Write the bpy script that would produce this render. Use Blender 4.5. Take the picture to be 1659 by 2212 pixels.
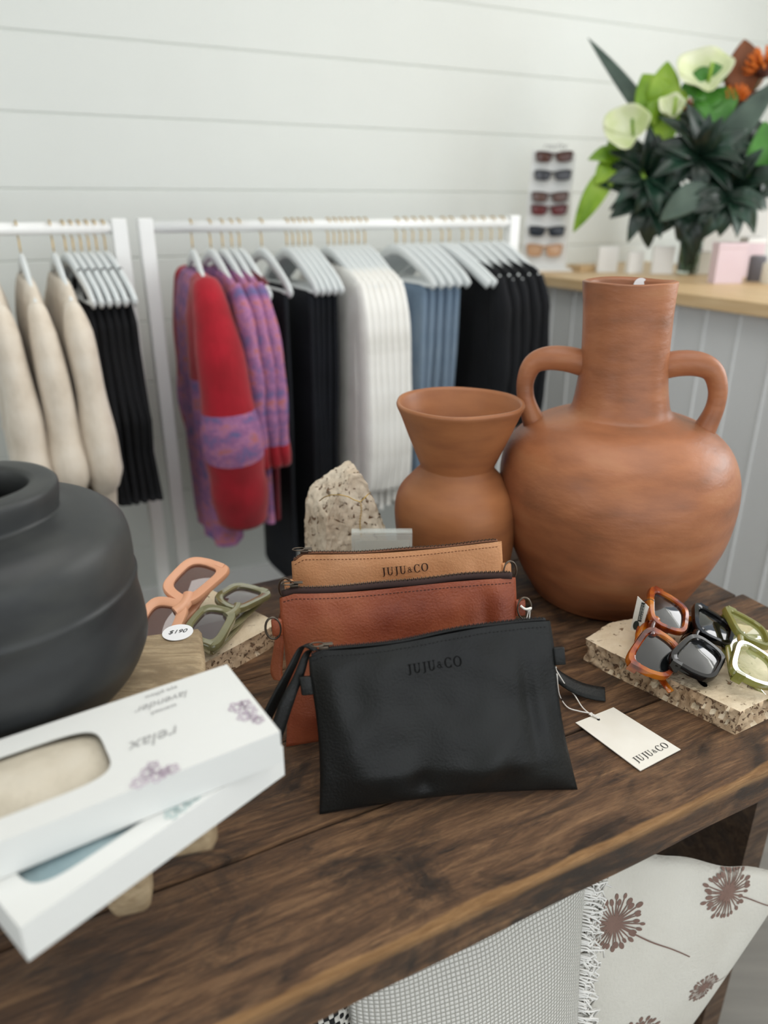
import bpy, bmesh, math, random
from mathutils import Vector, Matrix, noise
random.seed(7)
PI = math.pi
scn = bpy.context.scene
for o in list(bpy.data.objects): bpy.data.objects.remove(o)
COL = scn.collection

# ------------------------------------------------------------------ camera
EYE = 1.37                      # eye height; the table top is at .85
TT = 0.85
PITCH = math.radians(22.6)
cam_d = bpy.data.cameras.new('camera'); cam = bpy.data.objects.new('camera', cam_d); COL.objects.link(cam)
cam.location = (0, 0, EYE); cam.rotation_euler = (math.radians(90) - PITCH, 0, 0)
cam_d.sensor_fit = 'HORIZONTAL'; cam_d.sensor_width = 36; cam_d.lens = 36 * 1600 / 1659
cam_d.clip_start = .02
cam_d.dof.use_dof = True; cam_d.dof.focus_distance = .80; cam_d.dof.aperture_fstop = 4.0
scn.camera = cam
# ------------------------------------------------------------------ world, light, exposure
w = bpy.data.worlds.new('world'); scn.world = w; w.use_nodes = True
bg = w.node_tree.nodes['Background']; bg.inputs[0].default_value = (.78, .88, 1, 1); bg.inputs[1].default_value = 1.0
scn.view_settings.view_transform = 'Standard'; scn.view_settings.look = 'None'
scn.view_settings.gamma = 1; scn.view_settings.use_curve_mapping = False
scn.view_settings.exposure = -0.55

ANG = math.radians(27)          # the shop's long wall runs 27 degrees off the camera's own axis
EU = Vector((math.cos(ANG), math.sin(ANG), 0)); EV = Vector((-math.sin(ANG), math.cos(ANG), 0))
def UV(u, v, z): return EU * u + EV * v + Vector((0, 0, z))
RM = Matrix.Rotation(ANG, 4, 'Z')
VW, RV = 2.40, 1.95             # wall and rail distance
U0, U1, V0, ZC = -3.2, 3.4, -2.8, 2.9

def area(name, loc, target, sx, sy, power, col):
    l = bpy.data.lights.new(name, 'AREA'); l.shape = 'RECTANGLE'; l.size = sx; l.size_y = sy; l.energy = power; l.color = col
    o = bpy.data.objects.new(name, l); COL.objects.link(o); o.location = loc
    o.rotation_euler = (Vector(target) - Vector(loc)).to_track_quat('-Z', 'Y').to_euler(); return o
# daylight entering through the window openings
area('daylight_right_window', UV(U1 - .02, -.1, 1.65), UV(0, -.1, 1.65), 2.3, 3.0, 150, (1, .99, .97))
area('daylight_shop_front', UV(.2, V0 + .02, 1.5), UV(.2, 0, 1.5), 5.0, 2.2, 72, (.97, .99, 1))
area('daylight_left_window', UV(U0 + .02, -.4, 1.7), UV(0, -.4, 1.7), 1.8, 2.2, 34, (.95, .98, 1))
# ceiling panels of the shop
area('ceiling_light', UV(.6, .4, ZC - .03), UV(.6, .4, 0), 1.6, 1.6, 26, (1, .98, .95))

# ------------------------------------------------------------------ helpers
_p = PITCH
_F = Vector((0, math.cos(_p), -math.sin(_p))); _U = Vector((0, math.sin(_p), math.cos(_p)))
def ray(x, y): return _F + Vector((1, 0, 0)) * ((x - 829.5) / 1600) - _U * ((y - 1106) / 1600)
def at(x, y, z):                # point at absolute height z
    d = ray(x, y); t = (z - EYE) / d.z; return Vector((0, 0, EYE)) + d * t
def at_v(x, y, v):
    d = ray(x, y); return Vector((0, 0, EYE)) + d * (v / d.dot(EV))
def at_d(x, y, hd):             # point at horizontal distance hd
    d = ray(x, y); return Vector((0, 0, EYE)) + d * (hd / math.hypot(d.x, d.y))
def u_at(x, v=RV, y=490): return at_v(x, y, v).dot(EU)

def hx(s):
    s = s.lstrip('#'); c = [int(s[i:i + 2], 16) / 255 for i in (0, 2, 4)]
    return tuple([x / 12.92 if x < .04045 else ((x + .055) / 1.055) ** 2.4 for x in c]) + (1,)

MATS = {}
def mat(name, cols, rough=.6, scale=8, stretch=(1, 1, 1), bump=0, bscale=None, metal=0, spec=.5, detail=6, pos=None, sheen=0, trans=0, ior=1.45, coat=0, alpha=1, rrough=0, bstretch=None, sss=0):
    """noise-driven procedural material; cols: list of hex colours along a ramp"""
    if name in MATS: return MATS[name]
    m = bpy.data.materials.new(name); m.use_nodes = True; nt = m.node_tree; N = nt.nodes; L = nt.links
    b = N['Principled BSDF']
    tc = N.new('ShaderNodeTexCoord'); mp = N.new('ShaderNodeMapping'); mp.inputs['Scale'].default_value = stretch
    L.new(tc.outputs['Object'], mp.inputs[0])
    if len(cols) > 1:
        nz = N.new('ShaderNodeTexNoise'); nz.inputs['Scale'].default_value = scale; nz.inputs['Detail'].default_value = detail
        L.new(mp.outputs[0], nz.inputs[0])
        r = N.new('ShaderNodeValToRGB'); e = r.color_ramp.elements
        pos = pos or [.3 + .4 * i / (len(cols) - 1) for i in range(len(cols))]
        while len(e) < len(cols): e.new(.5)
        for i, c in enumerate(cols): e[i].position = pos[i]; e[i].color = hx(c)
        L.new(nz.outputs[0], r.inputs[0]); L.new(r.outputs[0], b.inputs['Base Color'])
        if rrough:
            mr = N.new('ShaderNodeMapRange'); mr.inputs[3].default_value = rough - rrough; mr.inputs[4].default_value = rough + rrough
            L.new(nz.outputs[0], mr.inputs[0]); L.new(mr.outputs[0], b.inputs['Roughness'])
    else: b.inputs['Base Color'].default_value = hx(cols[0])
    if not rrough: b.inputs['Roughness'].default_value = rough
    b.inputs['Metallic'].default_value = metal; b.inputs['Specular IOR Level'].default_value = spec
    b.inputs['IOR'].default_value = ior; b.inputs['Transmission Weight'].default_value = trans
    b.inputs['Coat Weight'].default_value = coat; b.inputs['Alpha'].default_value = alpha
    if sheen: b.inputs['Sheen Weight'].default_value = sheen
    if sss: b.inputs['Subsurface Weight'].default_value = sss; b.inputs['Subsurface Scale'].default_value = .01
    if bump:
        mp2 = N.new('ShaderNodeMapping'); mp2.inputs['Scale'].default_value = bstretch or (1, 1, 1); L.new(tc.outputs['Object'], mp2.inputs[0])
        n2 = N.new('ShaderNodeTexNoise'); n2.inputs['Scale'].default_value = bscale or 120; n2.inputs['Detail'].default_value = 5
        L.new(mp2.outputs[0], n2.inputs[0])
        bp = N.new('ShaderNodeBump'); bp.inputs['Strength'].default_value = bump; bp.inputs['Distance'].default_value = .002
        L.new(n2.outputs[0], bp.inputs['Height']); L.new(bp.outputs[0], b.inputs['Normal'])
    MATS[name] = m; return m

class MB:
    def __init__(s): s.v = []; s.f = []; s.mi = []; s.m = Matrix.Identity(4); s.k = 0
    def add(s, vs, fs):
        b = len(s.v); s.v += [s.m @ Vector(p) for p in vs]; s.f += [[i + b for i in f] for f in fs]; s.mi += [s.k] * len(fs); return s
    def box(s, c, d, rz=0, taper=0):
        R = Matrix.Rotation(rz, 3, 'Z'); c = Vector(c); vs = []
        for z in (-.5, .5):
            k = 1 - taper if z > 0 else 1
            for x, y in ((-.5, -.5), (.5, -.5), (.5, .5), (-.5, .5)): vs.append(c + R @ Vector((x * d[0] * k, y * d[1] * k, z * d[2])))
        return s.add(vs, [(3, 2, 1, 0), (4, 5, 6, 7), (0, 1, 5, 4), (1, 2, 6, 5), (2, 3, 7, 6), (3, 0, 4, 7)])
    def tube(s, pts, r, n=8, flat=1.0, up=None, caps=True):
        pts = [Vector(p) for p in pts]; vs = []; fs = []; m = len(pts)
        rr = r if callable(r) else (lambda t: r)
        pn = None
        for i, p in enumerate(pts):
            t = (pts[min(i + 1, m - 1)] - pts[max(i - 1, 0)]); t = t.normalized() if t.length > 1e-9 else Vector((0, 0, 1))
            a = Vector(up) if up else (pn if pn else (Vector((0, 0, 1)) if abs(t.z) < .9 else Vector((1, 0, 0))))
            nn = (a - t * a.dot(t)); nn = nn.normalized() if nn.length > 1e-6 else t.orthogonal().normalized(); pn = nn; bb = t.cross(nn)
            R = rr(i / (m - 1))
            for j in range(n):
                q = 2 * PI * j / n; vs.append(p + bb * math.cos(q) * R + nn * math.sin(q) * R * flat)
        for i in range(m - 1):
            for j in range(n): fs.append((i * n + j, i * n + (j + 1) % n, (i + 1) * n + (j + 1) % n, (i + 1) * n + j))
        if caps: fs.append(tuple(reversed(range(n)))); fs.append(tuple(range((m - 1) * n, m * n)))
        return s.add(vs, fs)
    def lathe(s, prof, n=64, c=(0, 0, 0), wob=0, seed=0):
        vs = []; fs = []
        for i, (r, z) in enumerate(prof):
            for j in range(n):
                a = 2 * PI * j / n
                k = 1 + wob * noise.noise(Vector((math.cos(a) * 1.3 + seed, math.sin(a) * 1.3, z * 9))) if wob else 1
                dz = wob * .12 * noise.noise(Vector((math.cos(a) * 1.1, math.sin(a) * 1.1 + seed, 3))) if wob else 0
                vs.append((c[0] + r * k * math.cos(a), c[1] + r * k * math.sin(a), c[2] + z + (dz if z > .02 else 0)))
        for i in range(len(prof) - 1):
            for j in range(n): fs.append((i * n + j, i * n + (j + 1) % n, (i + 1) * n + (j + 1) % n, (i + 1) * n + j))
        return s.add(vs, fs)
    def grid(s, fn, nu, nv, flip=False):
        vs = [fn(i / nu, j / nv) for j in range(nv + 1) for i in range(nu + 1)]; fs = []
        for j in range(nv):
            for i in range(nu):
                a = j * (nu + 1) + i; q = (a, a + 1, a + nu + 2, a + nu + 1); fs.append(tuple(reversed(q)) if flip else q)
        return s.add(vs, fs)
    def prism(s, poly, z0, z1):
        n = len(poly); vs = [(p[0], p[1], z0) for p in poly] + [(p[0], p[1], z1) for p in poly]
        return s.add(vs, [tuple(reversed(range(n))), tuple(range(n, 2 * n))] + [(i, (i + 1) % n, n + (i + 1) % n, n + i) for i in range(n)])
    def build(s, name, mats, parent=None, smooth=True, world=False, bevel=0, sub=0, solid=0, weld=False, angle=None):
        me = bpy.data.meshes.new(name); vs = s.v
        if world and parent is not None:
            inv = INV[parent.name]; vs = [inv @ v for v in vs]
        me.from_pydata([tuple(v) for v in vs], [], s.f); me.validate()
        for m in (mats if isinstance(mats, (list, tuple)) else [mats]): me.materials.append(m)
        if len(me.polygons) == len(s.mi):
            for p, k in zip(me.polygons, s.mi): p.material_index = k
        if weld:
            bm = bmesh.new(); bm.from_mesh(me); bmesh.ops.remove_doubles(bm, verts=bm.verts, dist=1e-5); bmesh.ops.recalc_face_normals(bm, faces=bm.faces); bm.to_mesh(me); bm.free()
        if smooth: me.polygons.foreach_set('use_smooth', [True] * len(me.polygons))
        if smooth and angle: me.set_sharp_from_angle(angle=math.radians(angle))
        o = bpy.data.objects.new(name, me); COL.objects.link(o)
        if parent: o.parent = parent; INV[o.name] = INV.get(parent.name, Matrix.Identity(4))
        if bevel: q = o.modifiers.new('b', 'BEVEL'); q.width = bevel; q.segments = 2; q.limit_method = 'ANGLE'; q.angle_limit = math.radians(40)
        if solid: q = o.modifiers.new('s', 'SOLIDIFY'); q.thickness = solid; q.offset = 0
        if sub: q = o.modifiers.new('u', 'SUBSURF'); q.levels = sub; q.render_levels = sub
        return o
INV = {}
def thing(name, label, cat, loc=(0, 0, 0), rz=0, group=None):
    o = bpy.data.objects.new(name, None); COL.objects.link(o); o.empty_display_size = .02
    o.location = loc; o.rotation_euler = (0, 0, rz); o['label'] = label; o['category'] = cat
    if group: o['group'] = group
    INV[o.name] = (Matrix.Translation(loc) @ Matrix.Rotation(rz, 4, 'Z')).inverted(); return o
def tag(o, label, cat, group=None):
    o['label'] = label; o['category'] = cat
    if group: o['group'] = group
    return o
def struct(o): o['kind'] = 'structure'; return o
def dup(root, loc, rz, label, group=None):
    r = root.copy(); COL.objects.link(r); r.location = loc; r.rotation_euler = (0, 0, rz); r['label'] = label
    if group: r['group'] = group
    for ch in root.children:
        c = ch.copy(); COL.objects.link(c); c.parent = r
        for g in ch.children:
            d = g.copy(); COL.objects.link(d); d.parent = c
    return r

# ---- lettering: a small high-contrast serif alphabet, polygons in 2-D
def arc_poly(cx, cy, rx, ry, a0, a1, tmin, tmax, n=18):
    out = []; inn = []
    for i in range(n + 1):
        a = math.radians(a0 + (a1 - a0) * i / n); t = tmin + (tmax - tmin) * abs(math.cos(a)) ** 1.5
        out.append((cx + rx * math.cos(a), cy + ry * math.sin(a))); inn.append((cx + (rx - t) * math.cos(a), cy + (ry - t * .9) * math.sin(a)))
    return [[out[i], out[i + 1], inn[i + 1], inn[i]] for i in range(n)]
def rect(x0, y0, x1, y1): return [[(x0, y0), (x1, y0), (x1, y1), (x0, y1)]]
def serif_text(s):
    polys = []; x = 0
    for ch in s:
        if ch == 'J':
            p = rect(.22, .12, .37, 1) + rect(.08, .95, .51, 1) + arc_poly(.13, .12, .24, .26, -110, 5, .06, .15, 8); wd = .50
        elif ch == 'U':
            p = rect(.10, .3, .25, 1) + rect(-.02, .95, .37, 1) + rect(.63, .3, .70, 1) + rect(.53, .95, .80, 1) + arc_poly(.40, .32, .30, .34, 180, 360, .07, .14, 14); wd = .82
        elif ch == 'C':
            p = arc_poly(.42, .5, .42, .52, 42, 318, .06, .17, 22) + rect(.71, .68, .75, .97) + rect(.71, .03, .75, .3); wd = .82
        elif ch == 'O':
            p = arc_poly(.45, .5, .45, .52, 0, 360, .06, .17, 28); wd = .95
        elif ch == '&':
            k = .72; q = arc_poly(.40, .70, .20, .24, 0, 360, .06, .09, 14) + arc_poly(.36, .27, .32, .28, 20, 345, .07, .11, 18) + [[(.22, .62), (.32, .62), (.88, .0), (.74, .0)]] + rect(.66, .46, .9, .5)
            p = [[(a * k + .02, b * k + .1) for a, b in r] for r in q]; wd = .72
        else: p = []; wd = .3
        polys += [[(a + x, b) for a, b in r] for r in p]; x += wd + .14
    return polys, x - .14
def font_text(s, shear=0.0):
    c = bpy.data.curves.new('t', 'FONT'); c.body = s; c.size = 1; c.shear = shear; c.resolution_u = 3
    o = bpy.data.objects.new('t', c); COL.objects.link(o); bpy.context.view_layer.update()
    me = o.evaluated_get(bpy.context.evaluated_depsgraph_get()).to_mesh()
    polys = [[(me.vertices[i].co.x, me.vertices[i].co.y) for i in p.vertices] for p in me.polygons]
    wd = max((v.co.x for v in me.vertices), default=1); o.to_mesh_clear(); bpy.data.objects.remove(o); bpy.data.curves.remove(c)
    return polys, wd
def put_polys(mb, polys, fn):
    for p in polys: mb.add([fn(a, b) for a, b in p], [tuple(range(len(p)))])

# ------------------------------------------------------------------ materials
wall_m = mat('painted_boards', ['#d4d7d2', '#dcdfda'], rough=.55, scale=1.2, bump=.05, bscale=60)
ceil_m = mat('ceiling_paint', ['#eeeeec'], rough=.8)
white_m = mat('white_paint', ['#e9eae8', '#f1f2f0'], rough=.35, scale=5)
panel_m = mat('grey_panel_paint', ['#d2d3d3', '#d9dad9'], rough=.5, scale=2)
floor_m = mat('floor_boards', ['#8d8a84', '#a19d96'], rough=.6, scale=3, stretch=(1, 8, 1))
pine_m = mat('pale_pine', ['#c3a276', '#d8bd94'], rough=.45, scale=6, stretch=(14, 1, 14))
brass_m = mat('brass_wire', ['#b08c3f', '#d2b36a'], rough=.3, metal=.9, scale=30)
darkmetal_m = mat('aged_metal', ['#4a423a', '#6f655a'], rough=.35, metal=.9, scale=60)

def table_wood(name, dark, mid, light, edge=None, tint=.35, gs=1.0, bumps=.6):
    m = bpy.data.materials.new(name); m.use_nodes = True; nt = m.node_tree; N = nt.nodes; L = nt.links; b = N['Principled BSDF']
    tc = N.new('ShaderNodeTexCoord'); oi = N.new('ShaderNodeObjectInfo')
    off = N.new('ShaderNodeVectorMath'); off.operation = 'ADD'; sc = N.new('ShaderNodeVectorMath'); sc.operation = 'SCALE'; sc.inputs[0].default_value = (3.1, .7, .3)
    L.new(oi.outputs['Random'], sc.inputs['Scale']); L.new(tc.outputs['Object'], off.inputs[0]); L.new(sc.outputs[0], off.inputs[1])
    def nz(scale, st, det=6, dist=0, rgh=.55):
        mp = N.new('ShaderNodeMapping'); mp.inputs['Scale'].default_value = st; L.new(off.outputs[0], mp.inputs[0])
        n = N.new('ShaderNodeTexNoise'); n.inputs['Scale'].default_value = scale; n.inputs['Detail'].default_value = det; n.inputs['Distortion'].default_value = dist; n.inputs['Roughness'].default_value = rgh
        L.new(mp.outputs[0], n.inputs[0]); return n.outputs[0]
    def ramp(src, cs, ps):
        r = N.new('ShaderNodeValToRGB'); e = r.color_ramp.elements
        while len(e) < len(cs): e.new(.5)
        for i in range(len(cs)): e[i].position = ps[i]; e[i].color = hx(cs[i]) if isinstance(cs[i], str) else cs[i]
        L.new(src, r.inputs[0]); return r.outputs[0]
    def mix(f, a, c, mode='MIX'):
        x = N.new('ShaderNodeMix'); x.data_type = 'RGBA'; x.blend_type = mode
        if isinstance(f, (int, float)): x.inputs[0].default_value = f
        else: L.new(f, x.inputs[0])
        for sock, val in ((x.inputs[6], a), (x.inputs[7], c)):
            if isinstance(val, (tuple, list)): sock.default_value = val
            else: L.new(val, sock)
        return x.outputs[2]
    W = (0, 0, 0, 1); O = (1, 1, 1, 1)
    grain = nz(4 * gs, (2.2, 20, 20), 12, 1.1, .72)
    base = ramp(grain, [dark, mid, light], [.31, .5, .70])
    fib = nz(22 * gs, (3.5, 46, 46), 6, .8, .7)
    base = mix(.55, base, ramp(fib, [(.45, .45, .45, 1), (1.25, 1.2, 1.15, 1)], [.35, .65]), 'MULTIPLY')
    blot = nz(7, (1, 2.0, 2.0), 8, 1.4, .68)
    base = mix(ramp(blot, [O, W], [.36, .52]), base, hx(dark))
    pat = nz(7, (1.2, 2.5, 2.5), 6, 1.2, .6)
    base = mix(ramp(pat, [W, (.5, .5, .5, 1)], [.56, .72]), base, hx(light))
    var = N.new('ShaderNodeMapRange'); var.inputs[3].default_value = 1 - tint; var.inputs[4].default_value = 1 + tint; L.new(oi.outputs['Random'], var.inputs[0])
    cv = N.new('ShaderNodeCombineColor'); [L.new(var.outputs[0], cv.inputs[i]) for i in range(3)]
    base = mix(1.0, base, cv.outputs[0], 'MULTIPLY')
    if edge:
        sp = N.new('ShaderNodeSeparateXYZ'); L.new(tc.outputs['Object'], sp.inputs[0])
        wob = nz(9, (1, 1, 1), 4)
        a = N.new('ShaderNodeMath'); a.operation = 'MULTIPLY_ADD'; L.new(wob, a.inputs[0]); a.inputs[1].default_value = -.016; L.new(sp.outputs[1], a.inputs[2])
        r1 = N.new('ShaderNodeMapRange'); r1.inputs[1].default_value = edge - .0035; r1.inputs[2].default_value = edge - .0010; r1.inputs[3].default_value = 1; r1.inputs[4].default_value = 0; L.new(a.outputs[0], r1.inputs[0])
        r2 = N.new('ShaderNodeMapRange'); r2.inputs[1].default_value = -.010; r2.inputs[2].default_value = -.005; L.new(sp.outputs[2], r2.inputs[0])
        mu = N.new('ShaderNodeMath'); mu.operation = 'MULTIPLY'; L.new(r1.outputs[0], mu.inputs[0]); L.new(r2.outputs[0], mu.inputs[1])
        base = mix(mu.outputs[0], base, ramp(grain, ['#8a6238', '#b78c5c'], [.35, .6]))
    L.new(base, b.inputs['Base Color']); b.inputs['Roughness'].default_value = .5; b.inputs['Specular IOR Level'].default_value = .45
    rr = ramp(blot, [(.36, .36, .36, 1), (.62, .62, .62, 1)], [.35, .6]); L.new(rr, b.inputs['Roughness'])
    ad = N.new('ShaderNodeMath'); ad.operation = 'ADD'; L.new(grain, ad.inputs[0]); L.new(fib, ad.inputs[1])
    bp = N.new('ShaderNodeBump'); bp.inputs['Strength'].default_value = bumps; bp.inputs['Distance'].default_value = .003; L.new(ad.outputs[0], bp.inputs['Height']); L.new(bp.outputs[0], b.inputs['Normal'])
    return m
reclaimed_m = table_wood('reclaimed_timber', '#33261c', '#705239', '#a17c58', edge=.345, bumps=.9)
underwood_m = table_wood('dark_timber', '#382a20', '#66503e', '#846a52')
drift_m = table_wood('driftwood', '#8f7a5c', '#b59f7e', '#cdb997', tint=.03, gs=1.6, bumps=.5)

def stone_mat(name, base, light, pit, psc=60, thr=.36, stretch=(1, 1, 1)):
    m = bpy.data.materials.new(name); m.use_nodes = True; nt = m.node_tree; N = nt.nodes; L = nt.links; b = N['Principled BSDF']
    tc = N.new('ShaderNodeTexCoord'); mp = N.new('ShaderNodeMapping'); mp.inputs['Scale'].default_value = stretch; L.new(tc.outputs['Object'], mp.inputs[0])
    n1 = N.new('ShaderNodeTexNoise'); n1.inputs['Scale'].default_value = 22; n1.inputs['Detail'].default_value = 8; L.new(mp.outputs[0], n1.inputs[0])
    r1 = N.new('ShaderNodeValToRGB'); r1.color_ramp.elements[0].position = .35; r1.color_ramp.elements[0].color = hx(base); r1.color_ramp.elements[1].position = .65; r1.color_ramp.elements[1].color = hx(light); L.new(n1.outputs[0], r1.inputs[0])
    n2 = N.new('ShaderNodeTexNoise'); n2.inputs['Scale'].default_value = psc; n2.inputs['Detail'].default_value = 3; n2.inputs['Distortion'].default_value = .8; L.new(mp.outputs[0], n2.inputs[0])
    r2 = N.new('ShaderNodeValToRGB'); r2.color_ramp.elements[0].position = thr - .03; r2.color_ramp.elements[1].position = thr + .03; L.new(n2.outputs[0], r2.inputs[0])
    mx = N.new('ShaderNodeMix'); mx.data_type = 'RGBA'; L.new(r2.outputs[0], mx.inputs[0]); mx.inputs[6].default_value = hx(pit); L.new(r1.outputs[0], mx.inputs[7]); L.new(mx.outputs[2], b.inputs['Base Color'])
    n3 = N.new('ShaderNodeTexNoise'); n3.inputs['Scale'].default_value = 160; n3.inputs['Detail'].default_value = 4; L.new(mp.outputs[0], n3.inputs[0])
    ad = N.new('ShaderNodeMath'); ad.operation = 'MULTIPLY_ADD'; L.new(r2.outputs[0], ad.inputs[0]); ad.inputs[1].default_value = 1.2; L.new(n3.outputs[0], ad.inputs[2])
    bp = N.new('ShaderNodeBump'); bp.inputs['Strength'].default_value = .8; bp.inputs['Distance'].default_value = .0022; L.new(ad.outputs[0], bp.inputs['Height']); L.new(bp.outputs[0], b.inputs['Normal'])
    b.inputs['Roughness'].default_value = .85; return m
trav_m = stone_mat('travertine', '#c4b098', '#e3d5c0', '#76553b', 110, .36)
travrough_m = stone_mat('travertine_rough', '#a88c6c', '#d3bb9b', '#6d523b', 170, .40)
travtop_m = stone_mat('travertine_sawn', '#cfbb9c', '#e3d3b8', '#8a6c50', 110, .33)

clay_m = mat('burnished_clay', ['#81563c', '#955f40', '#a46a47', '#ab7550'], rough=.40, scale=9, stretch=(1, 1, 3.2), bump=.35, bscale=60, bstretch=(1, 1, 2.2), spec=.45, rrough=.12, detail=8)
clay2_m = mat('burnished_clay_orange', ['#8b593b', '#a06842', '#ad7349'], rough=.46, scale=9, stretch=(1, 1, 4), bump=.3, bscale=60, bstretch=(1, 1, .4), spec=.45, rrough=.1, detail=8)
blackclay_m = mat('smoked_clay', ['#1d1f20', '#2c2e2f', '#40413e'], rough=.46, scale=7, stretch=(1, 1, 2.5), bump=.15, bscale=30, spec=.45, rrough=.12, detail=8)

# ------------------------------------------------------------------ the room
# back wall of horizontal boards (each 0.186 high with a shallow V groove between)
mb = MB(); bh = .186; z = -.004; prof = []
zc = EYE + .037; zz = zc - 8 * bh
while zz < ZC + bh:
    prof += [(0, zz + .004), (0, zz + bh - .004), (.0045, zz + bh)]; zz += bh
prof = [(d, max(0, min(ZC, q))) for d, q in prof]
vs = []; fs = []
for u in (U0, U1):
    for d, q in prof: vs.append(UV(u, VW + d, q))
n = len(prof)
for i in range(n - 1): fs.append((i, n + i, n + i + 1, i + 1))
mb.add(vs, fs); struct(mb.build('wall_back', wall_m, smooth=False, solid=0))
def frame_wall(name, along0, along1, fixed, axis, holes, m, t=.12, sgn=1):
    mb = MB(); mb.m = RM
    def bx(a0, a1, z0, z1):
        if a1 - a0 < .005 or z1 - z0 < .005: return
        c = ((a0 + a1) / 2, (z0 + z1) / 2); f = fixed + sgn * t / 2
        if axis == 'v': mb.box((f, c[0], c[1]), (t, a1 - a0, z1 - z0))
        else: mb.box((c[0], f, c[1]), (a1 - a0, t, z1 - z0))
    cur = along0
    for a0, a1, z0, z1 in holes:
        bx(cur, a0, 0, ZC); bx(a0, a1, 0, z0); bx(a0, a1, z1, ZC); cur = a1
    bx(cur, along1, 0, ZC)
    struct(mb.build(name, m, smooth=False))
    return mb
frame_wall('wall_right', V0, VW + .1, U1, 'v', [(-1.6, 1.4, .5, 2.8)], wall_m)
frame_wall('wall_left', V0, VW + .1, U0, 'v', [(-1.5, .7, .8, 2.6)], wall_m, sgn=-1)
frame_wall('wall_front', U0, U1, V0, 'u', [(-2.3, 2.7, .4, 2.6)], wall_m, sgn=-1)
wi = 0
def window(a0, a1, z0, z1, fixed, axis, nb):
    global wi; wi += 1; mb = MB(); mb.m = RM
    def bx(a, b, c, d):
        if axis == 'v': mb.box((fixed, (a + b) / 2, (c + d) / 2), (.05, b - a, d - c))
        else: mb.box(((a + b) / 2, fixed, (c + d) / 2), (b - a, .05, d - c))
    bx(a0, a1, z0, z0 + .05); bx(a0, a1, z1 - .05, z1); bx(a0, a0 + .05, z0, z1); bx(a1 - .05, a1, z0, z1)
    for i in range(1, nb): x = a0 + (a1 - a0) * i / nb; bx(x - .025, x + .025, z0, z1)
    struct(mb.build('window_%d' % wi, white_m, smooth=False))
window(-1.6, 1.4, .5, 2.8, U1 - .06, 'v', 2)
window(-1.5, .7, .8, 2.6, U0 + .06, 'v', 2)
window(-2.3, 2.7, .4, 2.6, V0 + .06, 'u', 3)
mb = MB(); mb.m = RM; mb.box(((U0 + U1) / 2, (V0 + VW) / 2, -.05), (U1 - U0 + .3, VW - V0 + .3, .1)); struct(mb.build('floor', floor_m, smooth=False))
mb = MB(); mb.m = RM; mb.box(((U0 + U1) / 2, (V0 + VW) / 2, ZC + .05), (U1 - U0 + .3, VW - V0 + .3, .1)); struct(mb.build('ceiling', ceil_m, smooth=False))
mb = MB(); mb.m = RM; mb.box(((U0 + U1) / 2, VW - .008, .07), (U1 - U0, .016, .14)); struct(mb.build('baseboard_back', white_m, smooth=False))

# ------------------------------------------------------------------ display table
TU0, TU1, TV0, TV1, TH = -.62, .885, .345, .955, .042
tb = thing('display_table', 'dark reclaimed timber display table carrying the pouches and clay jugs', 'table', (0, 0, TT), ANG)
seams = [TV0, .478, .605, .728, .842, TV1]
for i in range(5):
    a, b = seams[i], seams[i + 1]; mb = MB(); nn = 60
    ue = TU1 + (.0, .004, -.006, .006, -.02)[i]
    def edge(u, s):
        if s == 0: return a + (.0012 if i else 0) + (.0035 * noise.noise(Vector((u * 6, i * 3.3, 1))) if i == 0 else .001 * noise.noise(Vector((u * 14, i, 0))))
        return b - (.0012 if i < 4 else 0) + (.004 * noise.noise(Vector((u * 6, 9, 1))) if i == 4 else .001 * noise.noise(Vector((u * 14, i + 1, 0))))
    vs = []; fs = []
    for k in range(nn + 1):
        u = TU0 + (ue - TU0) * k / nn; z = .0012 * noise.noise(Vector((u * 5, i * 2.2, 5)))
        vs += [(u, edge(u, 0), -TH), (u, edge(u, 1), -TH), (u, edge(u, 1), z), (u, (edge(u, 0) + edge(u, 1)) / 2, z * .5), (u, edge(u, 0), z)]
    for k in range(nn):
        for j in range(5): fs.append((k * 5 + j, k * 5 + (j + 1) % 5, k * 5 + 5 + (j + 1) % 5, k * 5 + 5 + j))
    fs.append(tuple(range(5))); fs.append(tuple(reversed(range(nn * 5, nn * 5 + 5))))
    mb.add([(x, y, z) for x, y, z in vs], fs)
    mb.build('plank', reclaimed_m, tb, bevel=.0022, weld=True, angle=35)
mb = MB(); mb.box((TU1 - .026, .70, -TH / 2 - (TT - TH) / 2 - TH / 2), (.045, .44, TT - TH)); mb.build('side_panel', underwood_m, tb, smooth=False)
mb = MB(); mb.box((TU0 + .05, .65, -TH / 2 - (TT - TH) / 2 - TH / 2), (.045, .56, TT - TH)); mb.build('side_panel', underwood_m, tb, smooth=False)
mb = MB(); mb.box(((TU0 + TU1) / 2, .66, -.832), (TU1 - TU0 - .10, .52, .03)); mb.build('lower_shelf', underwood_m, tb, smooth=False)
mb = MB(); mb.box(((TU0 + TU1) / 2, .915, -.35), (TU1 - TU0 - .15, .02, .60)); mb.build('back_panel', underwood_m, tb, smooth=False)

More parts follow.
